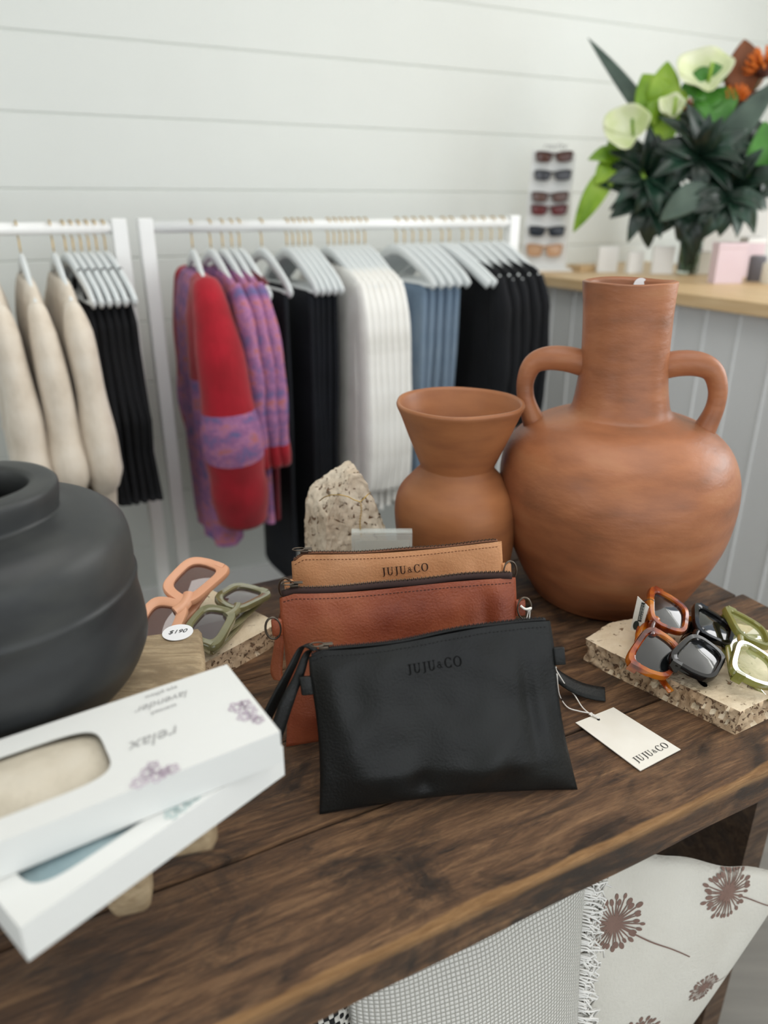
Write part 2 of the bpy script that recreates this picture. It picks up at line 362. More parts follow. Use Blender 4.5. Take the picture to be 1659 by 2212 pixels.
# ------------------------------------------------------------------ rough stones
def rough_solid(name, faces_fn, mats, disp, parent=None, cuts=5, fr=35, keep_top=None, sizes=None):
    bm = bmesh.new(); verts, faces = faces_fn
    bv = [bm.verts.new(v) for v in verts]
    for f in faces: bm.faces.new([bv[i] for i in f])
    bmesh.ops.triangulate(bm, faces=[f for f in bm.faces if len(f.verts) > 4])
    for _ in range(cuts): bmesh.ops.subdivide_edges(bm, edges=[e for e in bm.edges if e.calc_length() > .004], cuts=1, use_grid_fill=True)
    bm.normal_update()
    bmesh.ops.recalc_face_normals(bm, faces=bm.faces); bm.normal_update()
    mv = {}
    for v in bm.verts:
        p = v.co * fr; d = disp * (.6 * noise.noise(p) + .5 * noise.noise(p * 2.7) + .35 * noise.noise(p * 6) + .2 * noise.noise(p * 12)) - disp * .25
        pit = noise.noise(p * 2.2 + Vector((7, 1, 3)))
        if pit > .38: d -= disp * 1.6 * (pit - .38) * 2
        k = keep_top(v.co) if keep_top else 1
        mv[v] = v.normal * d * k
    for v, d in mv.items(): v.co += d
    me = bpy.data.meshes.new(name); bm.to_mesh(me); bm.free()
    for m in mats: me.materials.append(m)
    if len(mats) > 1:
        for p in me.polygons: p.material_index = 0 if p.normal.z > .7 else 1
    me.polygons.foreach_set('use_smooth', [True] * len(me.polygons)); me.set_sharp_from_angle(angle=math.radians(80))
    o = bpy.data.objects.new(name, me); COL.objects.link(o)
    return o
def slab(poly, z0, z1, name, disp=.004):
    n = len(poly); c = Vector((sum(p[0] for p in poly) / n, sum(p[1] for p in poly) / n, z0))
    verts = [Vector((p[0], p[1], z0)) - c for p in poly] + [Vector((p[0], p[1], z1)) - c for p in poly]
    faces = [tuple(reversed(range(n))), tuple(range(n, 2 * n))] + [(i, (i + 1) % n, n + (i + 1) % n, n + i) for i in range(n)]
    h = z1 - z0
    def kt(co):
        if co.z > h - .0005: return .12
        if co.z < .0005: return 0
        return 1
    o = rough_solid(name, (verts, faces), [travtop_m, travrough_m], disp, keep_top=kt, cuts=6, fr=60); o.location = c
    return o
ST = TT + .030
o = slab([(.372, .634), (.44, .672), (.50, .70), (.53, .76), (.47, .80), (.40, .832), (.365, .822), (.33, .826), (.285, .812), (.262, .790), (.246, .775), (.268, .746), (.30, .712), (.345, .664)], TT, ST, 'travertine_slab', .009)
tag(o, 'rough-edged travertine slab at the right holding three pairs of sunglasses', 'stone')
R0 = Vector((-.133, .812, 0)); e1 = Vector((-.643, -.766, 0)).normalized(); e2 = Vector((-.766, .643, 0)).normalized()
o = slab([R0, R0 + e2 * .145, R0 + e2 * .145 + e1 * .17, R0 + e1 * .17], TT, ST, 'travertine_slab', .004)
tag(o, 'pale travertine slab behind the white boxes under peach and olive sunglasses', 'stone')
# standing rock with the chain
fp = [(700, 1330), (703, 1128), (722, 1090), (757, 1036), (781, 1036), (806, 1085), (832, 1148), (852, 1330)]
f3 = [at_d(x, y, .90) for x, y in fp]
f3 = [Vector((p.x, p.y - (p.z - TT) * -.12, p.z)) for p in f3]
for p in (f3[0], f3[-1]): p.z = TT
bk = [Vector(p) + Vector((-.034 if i < 4 else -.02, .06, 0)) for i, p in enumerate(f3)]
c = Vector((f3[0].x + .04, f3[0].y + .02, TT))
bk[3] += Vector((.018, -.02, -.004)); bk[2] += Vector((0, 0, .002)); bk[1] += Vector((.0, 0, .006))
n = len(f3); vv = [p - c for p in f3] + [p - c for p in bk]
ff = [tuple(range(n)), tuple(reversed(range(n, 2 * n)))] + [(i, n + i, n + (i + 1) % n, (i + 1) % n) for i in range(n)]
o = rough_solid('travertine_rock', (vv, ff), [trav_m], .004, cuts=5, fr=60, keep_top=lambda co: 0 if co.z < .001 else 1); o.location = c
tag(o, 'upright chunk of pitted travertine behind the tan pouch draped with a gold chain', 'stone')
ch = thing('necklace', 'gold chain necklace draped over the upright travertine rock', 'necklace', tuple(c))
pts = [at_d(x, y, .886 + dd) for x, y, dd in [(690, 1082, .03), (700, 1074, .012), (715, 1069, .002), (735, 1069, -.004), (752, 1073, -.004), (765, 1080, -.004), (778, 1084, -.004), (786, 1077, -.002), (795, 1068, .002), (800, 1064, .012)]]
mb = MB(); mb.tube(pts, .0011, 6, flat=.6); mb.build('flat_chain', brass_m, ch, world=True)
mb = MB()
for k in range(26):
    x = 779 + 1.5 * math.sin(k * .3); y = 1086 + k * 2.9; p = at_d(x, y, .884 - k * .0004); a = k % 2 * PI / 2
    mb.tube([p + Vector((math.cos(a) * .0011 * math.cos(q), math.sin(a) * .0011 * math.cos(q), .0013 * math.sin(q))) for q in [2 * PI * i / 8 for i in range(9)]], .00035, 5)
mb.build('link_chain', brass_m, ch, world=True)

# ------------------------------------------------------------------ clay jug, vases
def smooth_prof(pts, n=6):
    out = []
    for i in range(len(pts) - 1):
        p0, p1, p2, p3 = pts[max(i - 1, 0)], pts[i], pts[i + 1], pts[min(i + 2, len(pts) - 1)]
        for k in range(n):
            t = k / n
            out.append(tuple(.5 * (2 * p1[j] + (p2[j] - p0[j]) * t + (2 * p0[j] - 5 * p1[j] + 4 * p2[j] - p3[j]) * t * t + (3 * p1[j] - p0[j] - 3 * p2[j] + p3[j]) * t ** 3) for j in (0, 1)))
    return out + [tuple(pts[-1])]
JX, JY = .325, .966
jt = thing('clay_jug', 'tall terracotta jug with long neck and two looped handles', 'jug', (JX, JY, TT))
outer = smooth_prof([(.0, 0), (.095, 0), (.113, .012), (.133, .05), (.150, .095), (.160, .150), (.157, .190), (.142, .222), (.112, .246), (.080, .258), (.066, .265), (.060, .285), (.0555, .33), (.0555, .39), (.0575, .426), (.0575, .430)], 6)
inner = [(.0545, .4315), (.051, .427), (.049, .38), (.048, .27), (.05, .24)]
mb = MB(); mb.lathe(outer + inner, 96, wob=.025, seed=3)
for v_ in mb.v: v_.x -= .017 * max(0, v_.z - .1) / .33
mb.build('body', clay_m, jt)
def handle(sx):
    k = .94 if sx > 0 else 1.0; pts = smooth2([(sx * x * k - .017 * (z - .1) / .33, 0, z) for x, z in [(.046, .324), (.072, .330), (.098, .330), (.117, .321), (.126, .299), (.125, .274), (.116, .248), (.106, .224)]], 5)
    mb = MB(); mb.tube(pts, lambda t: .0135 + .004 * abs(2 * t - 1) ** 3 + .002 * math.sin(t * 7), 14); mb.m = Matrix.Identity(4)
    o = mb.build('handle', clay_m, jt); o.rotation_euler = (0, 0, math.radians(-12)); return o
def smooth2(pts, n=6):
    out = []
    for i in range(len(pts) - 1):
        p0, p1, p2, p3 = [Vector(pts[j]) for j in (max(i - 1, 0), i, i + 1, min(i + 2, len(pts) - 1))]
        for k in range(n):
            t = k / n; out.append(.5 * (2 * p1 + (p2 - p0) * t + (2 * p0 - 5 * p1 + 4 * p2 - p3) * t * t + (3 * p1 - p0 - 3 * p2 + p3) * t ** 3))
    return out + [Vector(pts[-1])]
handle(-1); handle(1)
label_m = mat('white_label', ['#f2f2f4'], rough=.5)
mb = MB(); mb.m = Matrix.Translation((.010, .040, .4215)) @ Matrix.Rotation(math.radians(80), 4, 'X'); mb.prism([(.0095 * math.cos(2 * PI * i / 28), .0095 * math.sin(2 * PI * i / 28)) for i in range(28)], 0, .0004); mb.build('round_sticker', label_m, jt, smooth=False)

vx, vy = .101, .965
vt = thing('clay_vase', 'orange terracotta vase with a wide funnel mouth left of the tall jug', 'vase', (vx, vy, TT))
outer = smooth_prof([(0, 0), (.062, 0), (.070, .008), (.080, .05), (.0855, .10), (.086, .130), (.080, .152), (.065, .170), (.054, .182), (.0505, .188)], 5) + smooth_prof([(.0505, .189), (.060, .212), (.0715, .24), (.0800, .262), (.0845, .2715), (.0855, .275)], 5)
mb = MB(); mb.lathe(outer + [(.0845, .278), (.0815, .2785), (.079, .274), (.066, .235), (.048, .198), (.045, .188), (.06, .16)], 88, wob=.02, seed=8); mb.build('body', clay2_m, vt)

bx_, by_, bz_ = -.323, .535, EYE - .40
vt = thing('black_vase', 'squat matt black clay vase with a thick flat rim at the left', 'vase', (bx_, by_, bz_))
outer = smooth_prof([(0, 0), (.062, 0), (.082, .006), (.103, .022), (.116, .045), (.1185, .06), (.1175, .078), (.1155, .095), (.1158, .106), (.1165, .112), (.1150, .117), (.1150, .130), (.1140, .146), (.1100, .158), (.100, .167), (.086, .171), (.072, .173), (.0640, .175)], 6)
mb = MB(); mb.lathe(outer + [(.0638, .178), (.0655, .188), (.0658, .194), (.0654, .1965), (.0640, .1980), (.060, .1985), (.050, .1988), (.0455, .1980), (.0435, .195), (.043, .178), (.05, .165), (.09, .14), (.10, .10)], 96, wob=.012, seed=5); mb.build('body', blackclay_m, vt)

# ------------------------------------------------------------------ driftwood stool
SZ = EYE - .40
sb = at(440, 1400, SZ); sf = at(470, 1780, SZ)
st = thing('driftwood_stool', 'small pale driftwood stool under the black vase and white boxes', 'stool', (-.26, .52, TT))
def seat():
    A = sf.copy(); B = at(436, 1352, SZ); dirw = (B - A).normalized(); L = (B - A).length; left = Vector((-dirw.y, dirw.x, 0)); W = .34; T = .026
    verts = []; nx, ny = 34, 26
    mb = MB()
    def rr(a, b):           # rounded rectangle edge: pull corners in
        x = a * W; y = b * L; r = .012
        return x, y
    def top(a, b, side):
        x, y = a * W, b * L; r = .010
        ex = min(x, W - x); ey = min(y, L - y)
        # round the corners
        if ex < r and ey < r:
            d = math.hypot(r - ex, r - ey)
            if d > r: k = r / d; ex2 = r - (r - ex) * k; ey2 = r - (r - ey) * k; x = ex2 if x < W / 2 else W - ex2; y = ey2 if y < L / 2 else L - ey2
        e = min(ex, ey); q = max(0, 1 - e / .006); dz = -.004 * q * q
        p = A + dirw * y + left * x + Vector((0, 0, dz if side else -T - dz * 1.5))
        wig = .003 * noise.noise(Vector((p.x * 20, p.y * 20, 2))) * (1 if e < .012 else 0)
        return p + Vector((wig, wig, .0008 * noise.noise(p * 30)))
    fn = lambda i, j: ((0, .004, .012, .03, .06)[i] if i < 5 else (i - 4) * .94 / (nx - 4) + .06)
    us = [0, .012, .03, .06] + [.1 + .8 * k / 20 for k in range(21)] + [.94, .97, .988, 1]
    n = len(us)
    for side in (1, 0):
        vs = [top(a, b, side) for b in us for a in us]; fs = []
        for j in range(n - 1):
            for i in range(n - 1):
                q = j * n + i; f = (q, q + n, q + n + 1, q + 1); fs.append(f if side else tuple(reversed(f)))
        mb.add(vs, fs)
    N2 = n * n; ring = [i for i in range(n)] + [j * n + n - 1 for j in range(1, n)] + [(n - 1) * n + i for i in range(n - 2, -1, -1)] + [j * n for j in range(n - 2, 0, -1)]
    mb.f += [(ring[k], ring[(k + 1) % len(ring)], N2 + ring[(k + 1) % len(ring)], N2 + ring[k]) for k in range(len(ring))]; mb.mi += [0] * len(ring)
    return mb.build('seat', drift_m, st, world=True, weld=True), A, dirw, left, L, W
so, A, dw, lf, L, W = seat()
for a, b in ((.07, .035), (W - .08, .03), (.07, L - .05), (W - .08, L - .05)):
    p = A + lf * a + dw * b; mb = MB(); vs = []; n = 16; hh = SZ - .027 - TT
    for i, t in enumerate([0, .04, .12, .4, .7, 1]):
        for j in range(n):
            q = 2 * PI * j / n; sx = .0195 * (.86 + .14 * t) * (1 - .18 * max(0, .08 - t) / .08); e = 4
            cx = abs(math.cos(q)) ** (2 / e) * math.copysign(1, math.cos(q)); cy = abs(math.sin(q)) ** (2 / e) * math.copysign(1, math.sin(q))
            rk = 1 + .05 * noise.noise(Vector((cx * 2, cy * 2 + a * 9, t * 3)))
            vs.append(p + lf * (cx * sx * rk) + dw * (cy * sx * .9 * rk) + Vector((0, 0, (t - 1) * hh)))
    fs = [(i * n + j, i * n + (j + 1) % n, (i + 1) * n + (j + 1) % n, (i + 1) * n + j) for i in range(5) for j in range(n)] + [tuple(reversed(range(n))), tuple(range(5 * n, 6 * n))]
    mb.add(vs, fs); mb.build('leg', drift_m, st, world=True, weld=True)
ink_m = mat('ink', ['#1b1b1d'], rough=.6)
pc = at(384, 1366, SZ + .0008); mb = MB(); ex = (at(400, 1364, SZ) - at(370, 1366, SZ)).normalized(); ey = Vector((-ex.y, ex.x, 0))
mb.add([pc + ex * .0152 * math.cos(2 * PI * i / 36) + ey * .0152 * math.sin(2 * PI * i / 36) for i in range(36)], [tuple(range(36))])
stk = mb.build('price_sticker', label_m, st, world=True, smooth=False, solid=.0005)
ps, wd = font_text('$190', .25); mb = MB(); put_polys(mb, ps, lambda a, b: pc + ex * ((a - wd / 2) * .0088) + ey * ((b - .35 + .12 * a) * .0095) + Vector((0, 0, .0006)))
mb.build('handwritten_price', ink_m, stk, world=True, smooth=False)

# ------------------------------------------------------------------ white gift boxes
card_m = mat('white_card', ['#d9dad6', '#dfe0dd'], rough=.5, scale=4)
linen_m = mat('beige_linen', ['#a79e8b', '#cdc4b2', '#d8d2c4'], rough=.8, scale=14, detail=8, bump=.4, bscale=300)
bluel_m = mat('blue_linen', ['#8ba2a8', '#a9bcc0', '#bccacc'], rough=.8, scale=12, detail=8, bump=.4, bscale=300)
film_m = mat('window_film', ['#ffffff'], rough=.12, trans=1, ior=1.2, alpha=.12)
lilac_m = mat('lilac_print', ['#a893a6', '#c4b4c4'], rough=.6, scale=60)
teal_m = mat('teal_print', ['#9db9b8', '#b9cdcc'], rough=.6, scale=60)
greyink_m = mat('grey_print', ['#a3a3a2'], rough=.6)
BH = .027
def gift_box(label, c0, ex, ey, LX, WY, z1, win, pil_m, prints):
    """c0: right end corner on the top; ex runs leftwards along the length, ey towards the camera"""
    t = thing('gift_box', label, 'box', (c0.x, c0.y, z1 - BH), 0)
    P = lambda a, b, z=0: Vector((c0.x, c0.y, z1 + z)) + ex * a + ey * b
    mb = MB(); n = 48; w0, w1, w2, w3 = win; cx, cy, hx_, hy_ = (w0 + w1) / 2, (w2 + w3) / 2, (w1 - w0) / 2, (w3 - w2) / 2
    outer = []; inner = []
    for i in range(n):
        q = 2 * PI * (i + .5) / n; c, s = math.cos(q), math.sin(q); k = 1 / max(abs(c), abs(s))
        inner.append((cx + hx_ * math.copysign(abs(c) ** .42, c), cy + hy_ * math.copysign(abs(s) ** .42, s)))
        kx, ky = c * k, s * k; outer.append((LX / 2 + kx * LX / 2, WY / 2 + ky * WY / 2))
    vs = [P(*p) for p in outer] + [P(*p) for p in inner] + [P(p[0], p[1], -.0015) for p in inner]
    fs = [(i, (i + 1) % n, n + (i + 1) % n, n + i) for i in range(n)] + [(n + i, n + (i + 1) % n, 2 * n + (i + 1) % n, 2 * n + i) for i in range(n)]
    b0 = [P(0, 0), P(LX, 0), P(LX, WY), P(0, WY)]; b1 = [p - Vector((0, 0, BH)) for p in b0]; k = len(vs)
    # exact corners
    vs += b0 + b1; fs += [(k, k + 1, k + 5, k + 4), (k + 1, k + 2, k + 6, k + 5), (k + 2, k + 3, k + 7, k + 6), (k + 3, k, k + 4, k + 7), (k + 7, k + 6, k + 5, k + 4)]
    cq = {}
    for ci, (X, Y) in enumerate(((0, 0), (LX, 0), (LX, WY), (0, WY))):
        best = sorted(range(n), key=lambda i: (outer[i][0] - X) ** 2 + (outer[i][1] - Y) ** 2)[:2]; fs.append((k + ci, best[0], best[1]))
    mb.add(vs, fs); mb.build('carton', card_m, t, smooth=False, world=True)
    def pil(a, b):
        x, y = w0 - .012 + (w1 - w0 + .024) * a, w2 - .012 + (w3 - w2 + .024) * b
        h = max(0, math.sin(PI * a) * math.sin(PI * b)) ** .35
        return P(x, y, -.012 + .010 * h + .0012 * noise.noise(Vector((x * 40, y * 40, 1))))
    mb = MB(); mb.grid(pil, 28, 16); mb.build('eye_pillow', pil_m, t, world=True)
    for kind, m, args in prints:
        mb = MB()
        if kind == 'text':
            s, size, a, b, sh = args; ps, wd = font_text(s, sh)
            put_polys(mb, ps, lambda u, v: P(a - wd * size / 2 + u * size, b + v * size, .0004)); mb.build('printed_text', m, t, world=True, smooth=False)
        else:
            for (a, b, r, n_) in args:
                for q in range(n_):
                    aa = 2 * PI * q / n_; px, py = a + r * math.cos(aa) * .62, b + r * math.sin(aa) * .62
                    ring = [(px + r * .36 * math.cos(w_), py + r * .36 * math.sin(w_)) for w_ in [2 * PI * k_ / 9 for k_ in range(10)]]
                    for k_ in range(9):
                        (x0, y0), (x1, y1) = ring[k_], ring[k_ + 1]
                        mb.add([P(x0, y0, .0004), P(x1, y1, .0004), P(px + (x1 - px) * .6, py + (y1 - py) * .6, .0004), P(px + (x0 - px) * .6, py + (y0 - py) * .6, .0004)], [(0, 1, 2, 3)])
            mb.build('printed_flowers', m, t, world=True, smooth=False)
    return t
z2 = SZ + BH; z1 = SZ + 2 * BH + .0006
a = at(490, 1435, z1); b = at(605, 1580, z1); c_ = at(0, 1605, z1); ey = (b - a).normalized(); ex = (c_ - a); ex = (ex - ey * ex.dot(ey)).normalized(); WY = (b - a).length
def loc(px, py, z, o, ex, ey): p = at(px, py, z) - o; return (p.dot(ex), p.dot(ey))
wr = loc(228, 1650, z1, a, ex, ey)
gift_box('white window box with a beige linen eye pillow, topmost of its stack', a, ex, ey, .245, WY, z1, (wr[0] - .004, wr[0] + .117, WY * .19, WY * .80), linen_m,
    [('text', greyink_m, ('lavender', .0115, loc(345, 1507, z1, a, ex, ey)[0] , loc(345, 1512, z1, a, ex, ey)[1] , .5)),
     ('text', greyink_m, ('eye pillow', .0062, loc(345, 1490, z1, a, ex, ey)[0], loc(345, 1494, z1, a, ex, ey)[1], 0)),
     ('text', greyink_m, ('scented', .0062, loc(352, 1528, z1, a, ex, ey)[0], loc(352, 1530, z1, a, ex, ey)[1], 0)),
     ('text', greyink_m, ('relax', .017, loc(325, 1580, z1, a, ex, ey)[0], loc(325, 1588, z1, a, ex, ey)[1], .4)),
     ('flowers', lilac_m, [(*loc(x, y, z1, a, ex, ey), r, 5) for x, y, r in [(512, 1528, .007), (530, 1520, .005), (540, 1535, .006), (528, 1548, .006), (548, 1550, .0045), (558, 1556, .005)]]),
     ('flowers', lilac_m, [(*loc(x, y, z1, a, ex, ey), r, 5) for x, y, r in [(300, 1692, .006), (318, 1670, .0055), (330, 1655, .005), (338, 1678, .0065), (355, 1668, .005), (372, 1662, .0055)]])])
a2 = at(611, 1612, z2); f2 = at(42, 2005, z2); ex2 = (f2 - a2).normalized(); ey2 = Vector((-ex2.y, ex2.x, 0)) * (1 if Vector((-ex2.y, ex2.x, 0)).dot(Vector((0, -1, 0))) > 0 else -1)
L2 = (f2 - a2).length; o2 = a2 - ey2 * WY
wl = loc(40, 1880, z2, o2, ex2, ey2)
gift_box('white window box with a pale blue eye pillow, underneath the beige one', o2, ex2, ey2, L2, WY, z2, (L2 * .42, L2 * .92, WY * .19, WY * .84), bluel_m,
    [('flowers', teal_m, [(*loc(x, y, z2, o2, ex2, ey2), r, 5) for x, y, r in [(372, 1757, .006), (392, 1742, .006), (408, 1730, .005), (422, 1717, .006)]])])

# ------------------------------------------------------------------ leather pouches
def leather(name, cs, rough=.5, bump=.35, spec=.5):
    return mat(name, cs, rough=rough, scale=11, detail=5, bump=bump, bscale=420, spec=spec, rrough=.08)
blk_l = leather('black_leather', ['#101111', '#191a19', '#202220'], .42, .25, .32)
brn_l = leather('brown_leather', ['#7a3621', '#9a5033', '#ad6642'], .40)
tan_l = leather('tan_leather', ['#c48a5c', '#d69d6f', '#e0ab80'], .5)
zipt_b = mat('black_zip_tape', ['#141414'], rough=.8); zipt_r = mat('brown_zip_tape', ['#33201c'], rough=.8); zipt_t = mat('tan_zip_tape', ['#6b452f'], rough=.8)
thr_b = mat('black_thread', ['#0b0b0c'], rough=.7); thr_r = mat('dark_thread', ['#3b1c14'], rough=.7); thr_t = mat('brown_thread', ['#7a4a2c'], rough=.7)
emb_b = mat('blind_emboss', ['#040404'], rough=.75, spec=.2); emb_t = mat('burnt_emboss', ['#2f1a12'], rough=.7)
string_m = mat('white_string', ['#eae7e0'], rough=.8)
def pouch(label, BL, BR, TL, TR, T, lm, zm, tm, em, logo, seed, wave, wr=1.0, sidein=.0, zw=.004):
    base = (BL + BR) / 2; t = thing('leather_pouch', label, 'pouch', (base.x, base.y, TT), 0, 'leather pouches on the table')
    e = (BR - BL).normalized(); up = ((TL + TR) / 2 - (BL + BR) / 2).normalized(); nrm = e.cross(up).normalized()
    if nrm.y > 0: nrm = -nrm
    Wd = (BR - BL).length
    def S(s, q, side):
        l = BL.lerp(TL, q); r = BR.lerp(TR, q)
        p = l.lerp(r, s)
        pin = sidein * math.sin(PI * min(1, q * 1.15)); p += e * pin * (1 - 2 * s) * (abs(2 * s - 1) ** 3)
        # sagging bottom edge and waved mouth
        p += up * (wave(s) * max(0, (q - .6) / .4) ** 1.5 + .006 * math.sin(PI * s) * (1 - q) ** 3)
        ex = max(0, 1 - abs(2 * s - 1) ** 3.2) ** .6; eb = min(1, q / .22) ** .55 * (1 - .72 * max(0, (q - .35) / .65) ** 1.4)
        b = T * ex * eb
        wrk = noise.noise(Vector((s * 3.2 + seed, q * 2.6, seed))) * .0045 + noise.noise(Vector((s * 9, q * 6 + seed, 2))) * .0014
        # vertical slack folds near the sides
        wrk += .0024 * math.sin(s * 26 + q * 4 + seed) * max(0, abs(2 * s - 1) - .55) * 2
        wrk += -.0065 * math.exp(-((s - .40) / .05) ** 2 - ((q - .13) / .10) ** 2) + .004 * math.exp(-((s - .58 - .35 * q) / .07) ** 2 - ((q - .22) / .16) ** 2) - .004 * math.exp(-((s - .86) / .035) ** 2 - ((q - .55) / .3) ** 2)
        edge = min(1, ex * 1.3) * min(1, q / .08 + .1) * min(1, max(0, (1 - q) / .12) + .15)
        d = b + wrk * wr * edge
        return p + nrm * (side * max(.0012, d) )
    mb = MB(); mb.grid(lambda s, q: S(s, q, 1), 70, 44, flip=False); mb.grid(lambda s, q: S(s, q, -1), 70, 44, flip=True)
    # close sides and bottom
    for (s0, s1, q0, q1, n) in ((0, 0, 0, 1, 44), (1, 1, 0, 1, 44), (0, 1, 0, 0, 70)):
        for k in range(n):
            a_, b_ = k / n, (k + 1) / n; A1 = (s0 + (s1 - s0) * a_, q0 + (q1 - q0) * a_); B1 = (s0 + (s1 - s0) * b_, q0 + (q1 - q0) * b_)
            mb.add([S(*A1, 1), S(*B1, 1), S(*B1, -1), S(*A1, -1)], [(0, 1, 2, 3)])
    mb.build('body', lm, t, world=True, weld=True)
    # zip: tape proud of the mouth with two rows of teeth
    mb = MB(); z = lambda s, h, y: S(s, 1, 1) * .5 + S(s, 1, -1) * .5 + up * h + nrm * y
    wv = lambda s: .0016 * math.sin(s * 15 + seed)
    n = 60
    mb.tube([z(.012 + .97 * k / n, zw * .35, wv(k / n)) for k in range(n + 1)], .0028, 8, flat=zw / .0028 * .6, up=tuple(up))
    zt = mb.build('zipper', zm, t, world=True)
    mb = MB(); n = 110
    for k in range(n):
        s = .015 + .965 * k / n; p = z(s, zw * .95, wv(s) + (.0007 if k % 2 else -.0007)); mb.m = Matrix.Translation(p) @ Matrix.Rotation(math.atan2(e.y, e.x), 4, 'Z'); mb.box((0, 0, 0), (.0010, .0022, .0016))
    mb.m = Matrix.Identity(4); mb.build('zipper_teeth', darkmetal_m if lm is not blk_l else thr_b, zt, world=True, smooth=False)
    mb = MB(); n = int(Wd / .0042)
    for k in range(n):
        s = .015 + .97 * k / n; s2 = s + .0023 / Wd
        mb.tube([S(s, .968, 1) + nrm * .0002, S(s2, .968, 1) + nrm * .0002], .00042, 5)
    mb.build('stitching', tm, t, world=True)
    if logo:
        s0, q0, size, ang = logo; ps, wd = serif_text('JUJU&CO'); Hh = ((TL + TR) / 2 - base).length; mb = MB(); ca, sa = math.cos(ang), math.sin(ang)
        def f(a_, b_):
            x = (a_ - wd / 2) * size; y = b_ * size; x, y = x * ca - y * sa, x * sa + y * ca
            return S(s0 + x / Wd, q0 + y / Hh, 1) + nrm * .0008
        put_polys(mb, ps, f); mb.build('stamped_lettering', em, t, world=True, smooth=False)
    # side tabs with rings
    for s, sg in ((0, -1), (1, 1)):
        q = .80; p = S(s, q, 1) * .5 + S(s, q, -1) * .5; mb = MB()
        mb.m = Matrix.Translation(p + e * sg * .0045) @ Matrix(((e.x, -nrm.x, up.x), (e.y, -nrm.y, up.y), (e.z, -nrm.z, up.z))).to_4x4()
        mb.box((0, 0, 0), (.011, .0055, .0175)); tab = mb.build('side_tab', lm, t, world=True, bevel=.0015)
        mb = MB(); c = p + e * sg * .0085 + nrm * .001
        if lm is not blk_l:
            mb.tube([c + e * sg * (.0075 * math.cos(w_)) + up * (.0115 * math.sin(w_)) + nrm * .001 for w_ in [2 * PI * k / 20 for k in range(21)]], .0012, 7, caps=False); mb.build('ring', darkmetal_m, tab, world=True)
    # slider and pull at the left end
    zp = z(.055, zw + .0015, .0); mb = MB(); RR = Matrix.Translation(zp) @ Matrix.Rotation(math.atan2(e.y, e.x), 4, 'Z'); mb.m = RR
    mb.box((.002, 0, 0), (.0085, .0055, .0030)); mb.tube([(-.004 + .0065 * math.cos(w_), .0035 * math.sin(w_), .003) for w_ in [2 * PI * k / 16 for k in range(17)]], .0008, 6)
    mb.box((.006, 0, .0030), (.009, .004, .0012)); sl = mb.build('zip_slider', darkmetal_m, t, world=True, bevel=.0006)
    return t, S, z, e, up, nrm
DZ = lambda x, y, th, BL, e: None
def corner(px, py, BL, BR, th):
    e = (BR - BL).normalized(); nb = Vector((-e.y, e.x, 0)); up = Vector((0, 0, math.cos(th))) + nb * math.sin(th); n = e.cross(up); d = ray(px, py); C = Vector((0, 0, EYE)); t = (BL - C).dot(n) / d.dot(n); return C + d * t
BL = at(690, 1758, TT); BR = at(1247, 1704, TT); th = math.radians(17)
TLb = corner(664, 1400, BL, BR, th); TRb = corner(1188, 1346, BL, BR, th)
bp_, S1, z1f, e_, up_, nr_ = pouch('black leather zip pouch with wrist strap, front of the three', BL, BR, TLb, TRb, .017, blk_l, zipt_b, thr_b, emb_b, (.495, .815, .0092, .02), 2.2, lambda s: .0042 * math.sin(s * 5.2 + 3.6) - (.007 * max(0, 1 - s / .07)), 1.35, .004, .0025)
BL2 = at(618, 1612, TT); BR2 = at(1128, 1562, TT); th = math.radians(9)
TL2 = corner(603, 1282, BL2, BR2, th); TR2 = corner(1113, 1248, BL2, BR2, th)
bp2, S2, z2f, e2_, up2_, nr2_ = pouch('reddish-brown leather zip pouch standing between tan and black ones', BL2, BR2, TL2, TR2, .018, brn_l, zipt_r, thr_r, None, None, 5.1, lambda s: .0018 * math.sin(s * 6 + 3) - .005 * max(0, 1 - s / .06), 1.1, .004, .0065)
BL3 = at(648, 1500, TT); BR3 = at(1100, 1464, TT); th = math.radians(6)
TL3 = corner(628, 1200, BL3, BR3, th); TR3 = corner(1083, 1172, BL3, BR3, th)
bp3, S3, z3f, e3_, up3_, nr3_ = pouch('light tan leather zip pouch at the back of the three', BL3, BR3, TL3, TR3, .016, tan_l, zipt_t, thr_t, emb_t, (.525, .855, .0092, .035), 9.4, lambda s: .002 * math.sin(s * 5 + 2.4) - .009 * max(0, 1 - s / .06), .9, .003, .0022)
# black wrist strap hanging from the slider to the left: a folded loop
def strip(path, w, upv, m, name, parent, th=.0012):
    mb = MB(); n = len(path); U_ = Vector(upv)
    def fn(a, b):
        i = a * (n - 1); k = min(int(i), n - 2); p = path[k].lerp(path[k + 1], i - k); return p + U_ * (b - .5) * (w(a) if callable(w) else w)
    mb.grid(fn, (n - 1) * 2, 3); return mb.build(name, m, parent, world=True, solid=th)
hp = z1f(.03, .004, 0)
def lp(pts): return smooth2(pts, 5)
q1 = [hp, at_d(655, 1395, .585), at_d(628, 1445, .578), at_d(600, 1500, .572), at_d(572, 1560, .568), at_d(556, 1600, .565)]
q2 = [hp + Vector((.002, 0, 0)), at_d(664, 1410, .580), at_d(645, 1460, .572), at_d(622, 1510, .562), at_d(600, 1575, .555), at_d(585, 1620, .552)]
strip(lp(q1), lambda a: .005 + .011 * min(1, a * 1.6), (.75, .55, .1), blk_l, 'wrist_strap', bp_)
strip(lp(q2), lambda a: .004 + .013 * min(1, a * 1.6), (.8, .2, .0), blk_l, 'wrist_strap', bp_)
